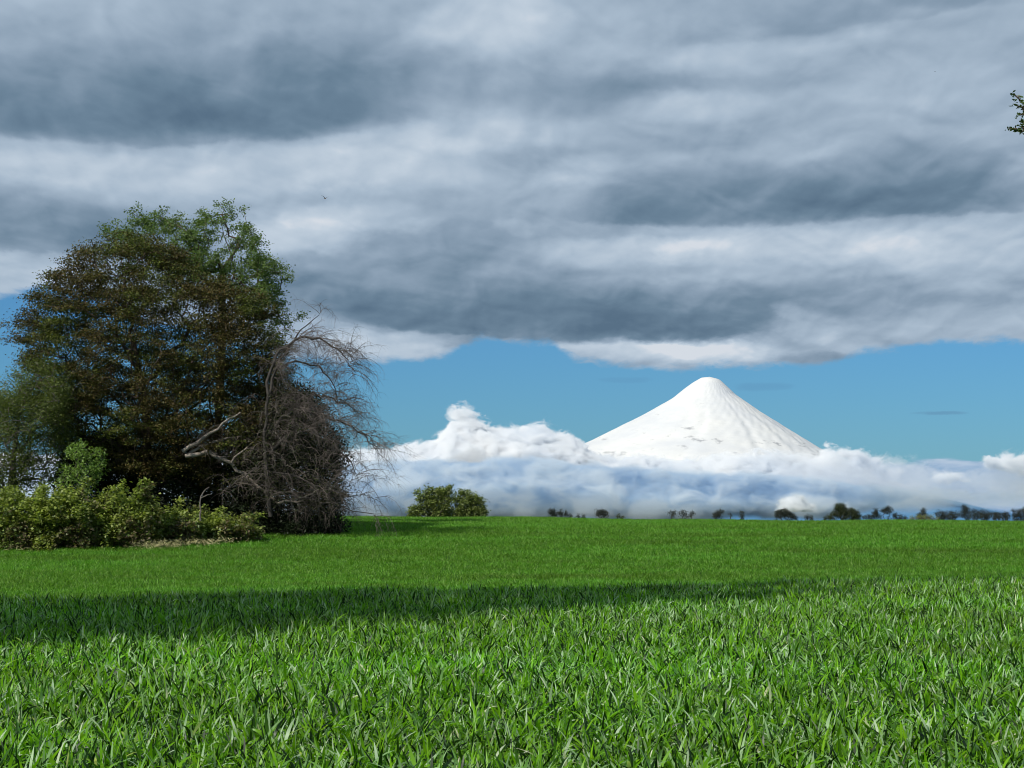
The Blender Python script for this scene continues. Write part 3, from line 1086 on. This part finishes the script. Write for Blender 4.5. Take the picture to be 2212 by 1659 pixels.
def build_dead_tree():
    r = np.random.RandomState(31)
    Y = TY - 4
    foot = at(585, 1118, Y); foot[2] = ground(foot[0], foot[1]) - 0.1
    t = thing('dead_tree', foot, 'grey leafless tree of tangled drooping twigs on the right of the big tree', 'tree')
    segs = []
    main = []
    specs = [
        ([(585, 1116), (578, 1040), (572, 960), (575, 880), (585, 800), (605, 755), (650, 728), (690, 730), (728, 752), (752, 778), (768, 806)], .14, .015),
        ([(580, 860), (600, 790), (625, 750), (650, 712), (690, 680)], .09, .015),
        ([(572, 950), (610, 900), (650, 885), (700, 895), (745, 915), (790, 940), (815, 975)], .10, .015),
        ([(575, 990), (620, 940), (670, 930), (720, 960), (760, 1000), (775, 1040)], .09, .015),
        ([(400, 985), (450, 975), (500, 1000), (540, 1035), (572, 1062), (600, 1088), (640, 1075), (672, 1052), (700, 1048)], .13, .035),
        ([(600, 1088), (640, 1085), (670, 1068), (690, 1056)], .07, .02),
        ([(395, 975), (440, 945), (480, 915), (520, 890)], .12, .04),
        ([(405, 985), (440, 962), (500, 945), (540, 942)], .10, .03),
        ([(580, 1020), (640, 1030), (700, 1050), (750, 1068), (800, 1072)], .07, .015),
        ([(590, 1060), (650, 1075), (720, 1085), (760, 1104), (828, 1110)], .07, .015),
        ([(500, 1000), (530, 970), (560, 930), (600, 920)], .06, .015),
        ([(572, 1000), (540, 1020), (500, 1050), (470, 1060)], .05, .015),
        ([(575, 900), (640, 860), (680, 850), (720, 860), (760, 880), (790, 905)], .08, .015),
        ([(590, 800), (640, 780), (690, 790), (720, 830), (730, 870)], .07, .015),
    ]
    for k, (pts, r0, r1) in enumerate(specs):
        n = len(pts)
        dy = np.linspace(0, r.uniform(-2.5, 2.0), n)
        s, Q = limb(pts, Y, r0, r1, dy, 0.06, r)
        if k in (4, 5, 6, 7, 10):
            V, Fc = tubes(s, 6)
            mesh_obj('bough', V, Fc, PALEWOOD, t, smooth=True)
        else:
            segs += s
        main.append(Q)
    V, Fc = tubes(segs, 6)
    mesh_obj('trunk', V, Fc, DARKBARK, t, smooth=True)
    # twigs: everywhere along the limbs, hanging to the right and down
    st, outw, big = [], [], []
    for k, Q in enumerate(main):
        nq = len(Q)
        cnt = {0: 120, 1: 22, 2: 105, 3: 70, 4: 30, 8: 30, 9: 16, 12: 90, 13: 60}.get(k, 14)
        for _ in range(cnt):
            i = r.randint(int(nq * (0.45 if k == 0 else 0.15)), nq)
            st.append(Q[i] + r.randn(3) * 0.1)
            outw.append(np.array([0.5 + r.randn() * .7, r.randn() * .7, r.uniform(-.3, .8)]))
    tw = arc_twigs(st, r, 2.0, 0.15, 0.20, rad=0.017, sub=3, outward=outw)
    # inner tangle
    poly = [(600, 840), (640, 840), (700, 880), (735, 930), (738, 1000), (730, 1106), (640, 1108), (580, 1090), (520, 1050), (520, 980), (560, 900)]
    P = crown_cloud(poly, 300, Y, 2.4, r)
    outw = [np.array([0.5 + r.randn() * .8, r.randn() * .8, r.uniform(0, .8)]) for _ in P]
    tw += arc_twigs(list(P), r, 1.5, 0.2, 0.26, rad=0.017, sub=2, outward=outw)
    V, Fc = tubes(tw, 3)
    mesh_obj('twigs', V, Fc, bark_mat('dead_twig', (0.035, 0.029, 0.025), (0.22, 0.18, 0.155), 1.2), t)
    # sparse leftover leaves
    LV, LF = leaves(P, 22, (0.4, 0.4, 0.4), 0.13, r, 0.3, 0.5)
    mesh_obj('leaves', LV, LF, leaf_mat('sparse_leaf', [(0.030, 0.042, 0.014), (0.06, 0.07, 0.024), (0.03, 0.025, 0.015)]), t)


def bush(name, label, cat, poly, Y, depth, n, leafmat, bark, largs, rtip, rroot, seed, group=None, footpx=None, parts=('stems', 'leaves'), shoots=0):
    r = np.random.RandomState(seed)
    P = crown_cloud(poly, int(n * 1.5), Y, depth, r)
    fx = footpx if footpx else np.mean([p[0] for p in poly])
    foot = at(fx, 1110, Y); foot[2] = ground(foot[0], foot[1]) - 0.05
    gz = ground(P[:, 0], P[:, 1]) + 0.1
    low = P[:, 2] < gz
    P[low, 2] = gz[low] + r.uniform(0, 0.5, low.sum())
    k = r.randint(0, len(P), len(P) // 3)
    Q = P[k].copy()
    Q[:, 2] = ground(Q[:, 0], Q[:, 1]) + r.uniform(0.05, 0.8, len(Q))
    P = np.concatenate([P, Q])
    if shoots:
        for _ in range(shoots):
            b = P[r.randint(0, len(P))].copy(); d = np.array([r.uniform(-.35, .35), r.uniform(-.3, .3), 1.0])
            m_ = r.randint(2, 6)
            P = np.concatenate([P, b + d * np.linspace(0.12, 0.16 * m_, m_)[:, None] + np.array([0.02, 0, 0]) * np.arange(m_)[:, None] ** 2])
    return tree_from_cloud(name, label, cat, P, foot, None, bark, leafmat, largs, rtip, rroot, r, 0.3, group, tipmax=2.5, parts=parts)


def build_understory():
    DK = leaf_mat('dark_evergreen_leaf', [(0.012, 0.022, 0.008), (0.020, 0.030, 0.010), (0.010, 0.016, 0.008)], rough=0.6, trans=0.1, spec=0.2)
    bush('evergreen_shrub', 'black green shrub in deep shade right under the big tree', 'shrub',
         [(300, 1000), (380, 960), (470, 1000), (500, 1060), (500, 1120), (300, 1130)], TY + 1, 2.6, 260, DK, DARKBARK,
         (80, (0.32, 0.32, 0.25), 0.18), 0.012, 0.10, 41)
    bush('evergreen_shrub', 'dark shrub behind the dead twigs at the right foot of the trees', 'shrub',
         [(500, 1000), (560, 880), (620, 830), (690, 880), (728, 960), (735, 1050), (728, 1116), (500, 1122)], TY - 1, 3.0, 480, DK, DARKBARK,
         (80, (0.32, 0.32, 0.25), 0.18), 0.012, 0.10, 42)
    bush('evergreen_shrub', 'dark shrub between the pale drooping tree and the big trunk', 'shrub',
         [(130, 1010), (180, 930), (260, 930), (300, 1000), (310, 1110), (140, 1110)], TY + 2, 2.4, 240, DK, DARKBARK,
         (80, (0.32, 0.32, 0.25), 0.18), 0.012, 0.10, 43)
    # brambles in front
    BR = leaf_mat('bramble_leaf', [(0.19, 0.25, 0.04), (0.28, 0.34, 0.06), (0.37, 0.43, 0.12), (0.09, 0.13, 0.03)],
                  patch=[(0.13, 0.10, 0.06), (0.15, 0.13, 0.07), (0.14, 0.20, 0.05)], patch_scale=0.4, rough=0.5, trans=0.35, spec=0.35)
    spec = [
        ('tall bramble bush cut by the left edge of the picture', [(-60, 1064), (-10, 1080), (25, 1056), (50, 1082), (85, 1072), (110, 1118), (90, 1170), (-60, 1175)], 109, 300),
        ('bramble bush with a brown dry patch, second from the left edge', [(60, 1090), (95, 1066), (120, 1082), (150, 1055), (180, 1076), (215, 1094), (210, 1165), (70, 1170)], 109, 280),
        ('yellow green bramble bush with shoots rising in front of the big trunk', [(180, 1095), (215, 1075), (240, 1090), (275, 1085), (305, 1060), (325, 1092), (360, 1110), (340, 1160), (180, 1166)], 110, 300),
        ('low bramble bush just right of the one with rising shoots', [(310, 1120), (345, 1108), (370, 1118), (400, 1110), (440, 1130), (440, 1152), (310, 1160)], 112, 230),
        ('small pale bramble bush at the right end of the brambles', [(410, 1132), (440, 1122), (465, 1130), (500, 1122), (520, 1136), (560, 1142), (560, 1150), (420, 1154)], 114, 200),
    ]
    for i, (lab, poly, Y, n) in enumerate(spec):
        bush('bramble_bush', lab, 'bush', poly, Y, 2.0, n, BR, DARKBARK, (26, (0.15, 0.15, 0.11), 0.17, 1.0, 0.75), 0.010, 0.04, 60 + i,
             group='bramble bushes along the foot of the trees', shoots=20)
    YG = leaf_mat('young_green_leaf', [(0.16, 0.26, 0.045), (0.22, 0.33, 0.07), (0.10, 0.17, 0.035)], rough=0.5, trans=0.35)
    bush('young_tree', 'bright green sapling lit between the drooping tree and the dark trunk', 'tree',
         [(130, 1060), (140, 1010), (150, 985), (165, 1000), (178, 945), (190, 990), (205, 965), (222, 1010), (205, 1040), (210, 1070)], 111, 1.2, 110, YG, DARKBARK, (20, (0.17, 0.17, 0.12), 0.15), 0.012, 0.06, 77,
         parts=('trunk', 'crown'))
    # low herbs and dry stalks along the foot
    r = np.random.RandomState(80)
    C = []
    for _ in range(1300):
        px = r.uniform(-40, 660)
        base = np.interp(px, [-40, 0, 150, 300, 450, 560, 660], [1188, 1184, 1178, 1172, 1162, 1148, 1132])
        p = hit(px, base - r.uniform(0, 34))
        C.append(p + np.array([0, 0, r.uniform(-0.1, 0.3)]))
    C = np.array(C)
    LV, LF = leaves(C, 16, (0.22, 0.3, 0.10), 0.13, r, 0.8, 0.55)
    o = mesh_obj('weeds', LV, LF, leaf_mat('weed_leaf', [(0.20, 0.29, 0.05), (0.28, 0.37, 0.08), (0.12, 0.19, 0.04)],
                 patch=[(0.15, 0.14, 0.06), (0.10, 0.12, 0.03)], patch_scale=0.8, trans=0.3))
    tag(o, 'low green weeds along the edge of the field under the brambles', 'weeds', kind='stuff')
    C = []
    for _ in range(75):
        if r.rand() < 0.62:
            px = r.uniform(300, 490); base = np.interp(px, [180, 300, 450, 560], [1184, 1181, 1174, 1162]) + r.uniform(-2, 3)
        else:
            px = r.uniform(-20, 70); base = r.uniform(1160, 1185)
        C.append(hit(px, base) + np.array([0, 0, 0.1]))
    C = np.array(C)
    LV, LF = leaves(C, 14, (0.35, 0.25, 0.10), 0.30, r, 0.2, 0.07)
    o = mesh_obj('dry_grass', LV, LF, leaf_mat('straw', [(0.50, 0.45, 0.22), (0.58, 0.52, 0.28), (0.34, 0.34, 0.14)], trans=0.1, rough=0.7))
    tag(o, 'strip of pale dry grass along the field edge below the brambles', 'dry grass', kind='stuff')
    # bare hooked stem standing in front of the shade
    foot = at(433, 1112, 108); foot[2] = ground(foot[0], foot[1])
    t = thing('dead_sapling', foot, 'single pale hooked dead stem standing before the dark shade', 'sapling')
    s, Q = limb([(433, 1125), (432, 1090), (434, 1072), (442, 1060), (452, 1052)], 108, .045, .02, None, 0.01, r)
    s2, _ = limb([(434, 1076), (448, 1069), (458, 1066)], 108, .03, .012, None, 0.01, r)
    V, Fc = tubes(s + s2, 6)
    mesh_obj('bark', V, Fc, GREYBARK, t)
    # earth mound
    c = hit(692, 1131)
    a = np.linspace(0, 2 * math.pi, 25)[:-1]
    V, Fc = [], []
    rr = np.linspace(0, 1, 8)
    for ri in rr:
        for ai in a:
            h = 0.55 * (1 - ri * ri) * (1 + 0.25 * math.sin(3 * ai + 1) + 0.15 * math.sin(7 * ai))
            V.append(c + np.array([1.15 * ri * math.cos(ai), 1.2 * ri * math.sin(ai), h - 0.33 + 0.04 * r.randn()]))
    for i in range(7):
        for j in range(24):
            Fc.append((i * 24 + j, i * 24 + 24 + j, i * 24 + 24 + (j + 1) % 24, i * 24 + (j + 1) % 24))
    o = mesh_obj('earth_mound', np.array(V), np.array(Fc), bark_mat('brown_earth', (0.05, 0.03, 0.018), (0.12, 0.075, 0.045), 4.0), origin=c)
    tag(o, 'low heap of brown earth at the skyline right of the trees', 'earth mound')


def build_small_bushes():
    GL = leaf_mat('olive_bush_leaf', [(0.15, 0.19, 0.04), (0.22, 0.27, 0.07), (0.07, 0.10, 0.026)], rough=0.5, trans=0.2, spec=0.4)
    Y = 178.0
    def lumpy(label, lumps, seed, foot):
        r = np.random.RandomState(seed)
        P = []
        for cx, cy, R in lumps:
            k = max(3, int(R * R / 9))
            for _ in range(k):
                a = r.uniform(0, 6.28); q = math.sqrt(r.rand())
                P.append(at(cx + R * q * math.cos(a), cy + R * 0.9 * q * math.sin(a), Y) + np.array([0, r.uniform(-1, 1) * R * Y / F, 0]))
        P = np.array(P)
        f = at(foot, 1120, Y); f[2] = ground(f[0], f[1])
        q = P[r.randint(0, len(P), 30)].copy(); q[:, 2] = f[2] + r.uniform(0.1, 0.6, 30); P = np.concatenate([P, q])
        tree_from_cloud('round_bush', label, 'bush', P, f, [f + np.array([0, 0, 0.5])], DARKBARK, GL, (30, (0.15, 0.15, 0.13), 0.17, 0.6, 0.6),
                        0.016, 0.14, r, 0.3, 'two round bushes on the skyline', tipmax=2.5, parts=('trunk', 'crown'))
    r = np.random.RandomState(5)
    la = [(893, 1110, 9), (905, 1108, 12), (938, 1108, 14), (955, 1112, 12), (940, 1070, 15), (925, 1078, 13), (955, 1068, 14), (965, 1064, 12), (915, 1068, 9), (906, 1078, 9), (935, 1090, 18), (955, 1095, 20), (966, 1084, 13), (920, 1098, 14), (900, 1100, 12), (890, 1110, 8), (968, 1056, 7), (930, 1060, 9), (968, 1108, 10), (946, 1058, 8), (904, 1065, 6)]
    lb = [(1042, 1110, 9), (1025, 1112, 12), (1000, 1112, 12), (985, 1112, 8), (990, 1078, 15), (1005, 1072, 12), (1018, 1078, 13), (1030, 1082, 11), (1000, 1095, 18), (1022, 1100, 16), (1036, 1095, 10), (1043, 1104, 8), (992, 1104, 12), (1010, 1110, 14), (1032, 1110, 10), (1040, 1086, 7), (1000, 1066, 7)]
    lumpy('taller left one of the two round olive bushes alone on the skyline', la, 91, 940)
    lumpy('lower right one of the two round olive bushes alone on the skyline', lb, 92, 1010)


def build_far_trees():
    DL = leaf_mat('far_dark_leaf', [(0.045, 0.055, 0.042), (0.065, 0.074, 0.052), (0.030, 0.038, 0.034)], rough=0.7, trans=0.1, spec=0.2)  # leaf colour lightened and greyed to stand for distance haze
    OL = leaf_mat('far_green_leaf', [(0.050, 0.070, 0.028), (0.075, 0.090, 0.036), (0.035, 0.048, 0.022)], rough=0.7, trans=0.15, spec=0.2)
    YL = leaf_mat('yellow_flowering_leaf', [(0.22, 0.22, 0.05), (0.30, 0.29, 0.07), (0.14, 0.17, 0.04)], rough=0.7, trans=0.2, spec=0.2)
    FAR = 1150.0
    G = 'small far trees dotted along the skyline'
    # lumps (x, y, radius), label, leaf, density
    S = [
        ([(1192, 1104, 6), (1194, 1110, 5), (1200, 1112, 4)], 'leaning double headed far tree, first right of the two round bushes', DL, .8),
        ([(1209, 1106, 5), (1212, 1112, 5), (1222, 1110, 5), (1232, 1113, 4)], 'short ragged far shrub close right of the leaning double headed tree', DL, .7),
        ([(1293, 1108, 6), (1300, 1106, 6), (1307, 1110, 6)], 'lone rounded far tree on the skyline under the volcano left slope', DL, .9),
        ([(1450, 1110, 5), (1455, 1108, 5)], 'first of three thin crowned far trees below the left volcano foot', DL, .45),
        ([(1470, 1110, 5), (1477, 1107, 5), (1482, 1113, 4)], 'middle of three thin crowned far trees below the left volcano foot', DL, .45),
        ([(1490, 1111, 4), (1496, 1110, 5)], 'last of three thin crowned far trees below the left volcano foot', DL, .45),
        ([(1551, 1110, 7), (1557, 1107, 6), (1545, 1114, 5)], 'bushy far tree left of two thin poles of trees under the volcano', DL, .7),
        ([(1577, 1110, 3), (1578, 1115, 3)], 'very thin bare far tree between the bushy one and the straight pole tree', DL, .35),
        ([(1602, 1106, 3), (1603, 1112, 3), (1604, 1117, 3)], 'straight narrow far tree like a pole under the volcano', DL, .8),
        ([(1682, 1110, 8), (1694, 1107, 8), (1705, 1112, 7), (1716, 1117, 5)], 'low wide dark far bush in front of the small white cloud', DL, 1.1),
        ([(1812, 1094, 8), (1820, 1100, 9), (1810, 1106, 10), (1824, 1112, 10)], 'tallest green far tree on the skyline right of the volcano', OL, 1.1),
        ([(1838, 1106, 8), (1848, 1110, 8), (1855, 1117, 5), (1842, 1116, 8)], 'green far shrub joined to the right of the tallest far tree', OL, 1.1),
        ([(1790, 1117, 5), (1798, 1115, 6), (1782, 1119, 3)], 'low green far shrub at the left foot of the tallest far tree', OL, .9),
        ([(1888, 1110, 7), (1892, 1104, 5), (1896, 1114, 5)], 'far tree with a ragged dark crown left of the flat topped one', DL, .7),
        ([(1914, 1101, 7), (1922, 1103, 6), (1906, 1102, 4)], 'flat topped far tree on a thin visible trunk', DL, .8),
        ([(1994, 1102, 4), (1995, 1108, 4), (1988, 1116, 6)], 'narrow upright far tree standing behind the yellow bush', DL, .9),
    ]
    def base_at(px, Y):
        p = at(px, 1110, Y)
        p[2] = ground(p[0], Y)
        return p
    S += [([(1744, 1117, 4), (1752, 1119, 4)], 'low far scrub just left of the green shrub beside the tallest far tree', DL, .8),
          ([(1868, 1118, 4), (1876, 1116, 4), (1884, 1118, 4)], 'low far scrub between the tallest far tree and the ragged dark crown', DL, .8),
          ([(1934, 1114, 5), (1944, 1117, 5), (1954, 1119, 4)], 'low far scrub right of the flat topped far tree', DL, .8),
          ([(1336, 1116, 4), (1344, 1117, 3)], 'tiny far scrub on the field edge right of the lone rounded far tree', OL, .8),
          ([(1250, 1115, 4), (1260, 1116, 4)], 'tiny far scrub between the ragged shrub and the lone rounded far tree', DL, .8)]
    for i, (lumps, lab, mat, dens) in enumerate(S):
        r = np.random.RandomState(200 + i)
        P = []
        for cx, cy, R in lumps:
            for _ in range(max(3, int(R * R * 0.8 * dens))):
                a = r.uniform(0, 6.28); q = math.sqrt(r.rand())
                P.append(at(cx + R * q * math.cos(a), cy + R * q * math.sin(a), FAR) + np.array([0, r.uniform(-1, 1) * R * FAR / F, 0]))
        if dens >= 0.4:
            for _ in range(int(9 * len(lumps) * dens)):
                cx, cy, R = lumps[r.randint(len(lumps))]
                P.append(at(cx + r.uniform(-1, 1) * R, r.uniform(cy + R * 0.6, 1130), FAR + r.uniform(-2, 2)))
        P = np.array(P)
        cx = np.mean([l[0] for l in lumps])
        f = base_at(cx, FAR)
        top_ = P[:, 2].min()
        tr = [f + np.array([0, 0, max(0.6, (top_ - f[2]) * k)]) for k in (0.4, 0.8)]
        tree_from_cloud('far_tree', lab, 'tree', P, f, tr, DARKBARK, mat, (26, (0.62, 0.62, 0.50), 0.42, 0.4, 0.7), 0.05, 0.24, r, 0.3, G, tipmax=2.6)
    # low scrub between the trees of the right half
    def big(name, lab, lumps, mat, Y, seed, group=None, k=1.0):
        r = np.random.RandomState(seed)
        P = []
        for cx, cy, R in lumps:
            for _ in range(int(R * R * 0.8 * k)):
                a = r.uniform(0, 6.28); q = math.sqrt(r.rand())
                P.append(at(cx + R * q * math.cos(a), cy + R * q * math.sin(a), Y) + np.array([0, r.uniform(-1, 1) * R * Y / F, 0]))
        P = np.array(P)
        f = base_at(np.mean([l[0] for l in lumps]), Y)
        P[:, 2] = np.maximum(P[:, 2], ground(P[:, 0], P[:, 1]) + 0.3)
        tree_from_cloud(name, lab, 'bush' if 'bush' in name else 'tree', P, f, [f + np.array([0, 0, 1.0])], DARKBARK, mat,
                        (17, (0.60, 0.60, 0.5), 0.38, 0.5, 0.6), 0.05, 0.25, r, 0.3, group, tipmax=2.6)
    big('flowering_bush', 'yellow flowering bush low on the skyline towards the right', [(1970, 1122, 6), (1985, 1119, 7), (2000, 1117, 7), (2012, 1120, 7), (2024, 1123, 5)], YL, 1050, 301)
    # row of dark trees at the right
    H = 'dark trees of the far row at the right end of the skyline'
    labs = ['left end tree of the dark far row, next to the yellow bush', 'low rounded tree just right of the left end of the dark far row',
            'highest tree of the dark far row, with a ragged top', 'squat tree close right of the highest one in the dark far row',
            'wide tree in the middle of the dark far row', 'small tree right of the middle of the dark far row',
            'last low tree of the dark far row before the pale gap', 'tree beyond the pale gap of the far row, cut by the right edge',
            'tall far tree past the right end of the row, at the very edge']
    rows = [[(2030, 1112, 9), (2042, 1112, 9), (2036, 1120, 8)], [(2052, 1113, 9), (2062, 1112, 8), (2056, 1121, 8)],
            [(2082, 1096, 6), (2086, 1102, 8), (2078, 1110, 9), (2090, 1114, 9)], [(2102, 1109, 8), (2112, 1112, 8), (2106, 1120, 8)],
            [(2124, 1110, 9), (2136, 1112, 8), (2128, 1120, 9)], [(2148, 1114, 7), (2156, 1112, 7), (2152, 1121, 7)],
            [(2166, 1114, 7), (2175, 1113, 7), (2172, 1121, 7)], [(2195, 1110, 8), (2206, 1108, 9), (2198, 1120, 9), (2190, 1102, 4)],
            [(2218, 1104, 10), (2228, 1112, 10), (2216, 1120, 9)]]
    for i, (lab, lm) in enumerate(zip(labs, rows)):
        big('far_tree', lab, lm, DL, 1120 + 12 * (i % 3), 320 + i, H, 1.1)


def build_offside_trees():
    # tree beside the camera on the right: only the tips of one bough reach into the picture
    r = np.random.RandomState(51)
    Y = 15.0
    LM = leaf_mat('near_bough_leaf', [(0.045, 0.080, 0.020), (0.070, 0.120, 0.030), (0.030, 0.055, 0.018)], rough=0.45, trans=0.3)
    foot = at(2700, 1115, Y); foot[2] = ground(foot[0], Y)
    trunk_top = [foot + np.array([0, 0, h]) for h in (1.0, 2.0, 3.2)]
    c = at(2560, 235, Y)
    P = c + r.randn(260, 3) * np.array([0.42, 0.6, 0.8])
    P = P[np.array([(p[0] / p[1]) > 0.262 for p in P])]
    tips = [at(px, py, Y) for px, py in ((2192, 205), (2200, 212), (2207, 220), (2214, 224), (2222, 230), (2192, 226), (2202, 230), (2212, 232), (2232, 238),
                                          (2203, 248), (2215, 246), (2180, 278), (2188, 278), (2196, 278), (2206, 262), (2212, 266), (2206, 272), (2212, 276),
                                          (2202, 282), (2210, 284), (2222, 262), (2232, 262), (2225, 275), (2240, 270), (2260, 262), (2290, 255), (2340, 250), (2400, 245))]
    P = np.concatenate([P, np.array(tips)])
    t, nodes, par, rad = tree_from_cloud('roadside_tree', 'leafy bough tips of a near tree poking in at the upper right edge', 'tree', P, foot, trunk_top, BARK, LM,
                    (12, (0.075, 0.12, 0.10), 0.055, 0.3, 0.4), 0.006, 0.14, r, 0.3, tipmax=0.0)
    # replace crown: leaves of its own density for tips and for the rest
    for ch in list(t.children):
        if ch.name.startswith('crown'):
            bpy.data.objects.remove(ch)
    V1, F1 = leaves(np.array(tips[:25]), 7, (0.012, 0.03, 0.008), 0.040, r, 0.3, 0.36)
    V2, F2 = leaves(P[:-len(tips)], 40, (0.10, 0.14, 0.12), 0.055, r, 0.3, 0.42)
    mesh_obj('crown', np.concatenate([V1, V2]), np.concatenate([F1, F2 + len(V1)]), LM, t)

    # a short row of tall slim trees left of the camera: its shade lies over the field
    r = np.random.RandomState(52)
    labs = ['tall slim tree of the row left of the field, the one nearest the camera', 'tall slim tree second along the row left of the field',
            'tall slim tree third along the row left of the field', 'tall slim tree at the far end of the row left of the field']
    PL = leaf_mat('poplar_leaf', [(0.05, 0.09, 0.02), (0.07, 0.12, 0.03)], trans=0.3)
    for k in range(4):
        x0, y0 = -18.3 - 2.9 * k, 17.7 + 2.8 * k
        H = (32, 60, 46, 44)[k]
        foot = np.array([x0, y0, float(ground(x0, y0))])
        n = 420 + 12 * (H - 28)
        h = r.uniform(0.08, 1, n)
        w = 2.3 * np.minimum(1, (1 - h) * 2.2 + 0.12) * np.sqrt(r.rand(n))
        a = r.uniform(0, 6.283, n)
        P = foot + np.stack([w * np.cos(a), w * np.sin(a), h * H], 1)
        tr = [foot + np.array([0, 0, z]) for z in np.linspace(1.5, H * 0.9, 20)]
        tree_from_cloud('poplar_tree', labs[k], 'tree', P, foot, tr, BARK, PL, (34, (0.4, 0.4, 0.5), 0.36, 0.3, 0.7), 0.02, 0.35, r, 0.4,
                        'tall trees in a row left of the field', tipmax=2.6)


def build_birds():
    m, g = material('bird_feathers')
    p = g.node('ShaderNodeBsdfPrincipled')
    tc = g.node('ShaderNodeTexCoord')
    g.l.new(g.ramp(g.noise(tc.outputs['Object'], 20.0, 3), [(0.3, (0.045, 0.038, 0.032)), (0.7, (0.14, 0.11, 0.09))]), p.inputs['Base Color'])
    p.inputs['Roughness'].default_value = 0.7
    finish(g, p.outputs[0])

    def bird(px, py, Y, span, roll, label, wingup):
        c = at(px, py, Y)
        t = thing('bird', c, label, 'bird')
        # body with head and tail: rings along the flight axis (towards the camera's right, nose a little down)
        ax = np.array([0.55, -0.83, -0.1]); ax /= np.linalg.norm(ax)
        sd_ = np.cross(ax, [0, 0, 1.0]); sd_ /= np.linalg.norm(sd_)
        up = np.cross(sd_, ax)
        cr, sr = math.cos(roll), math.sin(roll)
        sd_, up = sd_ * cr + up * sr, up * cr - sd_ * sr
        L = span * 0.55
        prof = [(-0.50, .06, .01), (-0.34, .05, .015), (-0.22, .06, .05), (-0.05, .11, .10), (0.12, .115, .11), (0.26, .075, .075), (0.34, .07, .07), (0.42, .05, .05), (0.47, .018, .018), (0.53, .004, .004)]
        V, Fc = [], []
        for (a, w, h) in prof:
            for k in range(10):
                th = 2 * math.pi * k / 10
                V.append(c + ax * a * L + sd_ * math.cos(th) * w * L + up * math.sin(th) * h * L)
        for i in range(len(prof) - 1):
            for k in range(10):
                Fc.append((i * 10 + k, i * 10 + (k + 1) % 10, i * 10 + 10 + (k + 1) % 10, i * 10 + 10 + k))
        mesh_obj('body', np.array(V), np.array(Fc), m, t, smooth=True)
        for sgn in (-1, 1):
            V, Fc = [], []
            n = 8
            for i in range(n + 1):
                q = i / n
                lift = wingup * (q ** 0.8) * (1 - 0.35 * q)
                y = sgn * (0.04 + 0.46 * q) * span
                ch = span * 0.17 * (1 - 0.75 * q ** 1.6)
                cc_ = c + sd_ * y + up * (lift * span + 0.03 * L) + ax * (0.05 * L - 0.10 * q * q * span)
                for a, h in ((0.5, 0), (0.1, 0.012), (-0.5, 0.0), (0.1, -0.006)):
                    V.append(cc_ + ax * ch * a + up * h * span)
            for i in range(n):
                for k in range(4):
                    Fc.append((i * 4 + k, i * 4 + (k + 1) % 4, i * 4 + 4 + (k + 1) % 4, i * 4 + 4 + k))
            Fc.append((n * 4, n * 4 + 1, n * 4 + 2, n * 4 + 3))
            mesh_obj('wing', np.array(V), np.array(Fc), m, t)
    bird(702, 429, 60, 0.24, 0.1, 'small brown bird flying with raised wings above the trees', 0.42)
    bird(2020, 155, 160, 0.26, 0.1, 'tiny dark bird far off in the upper right sky', 0.05)


build_birds()
build_big_trees()
build_dead_tree()
build_understory()
build_small_bushes()
build_far_trees()
build_offside_trees()
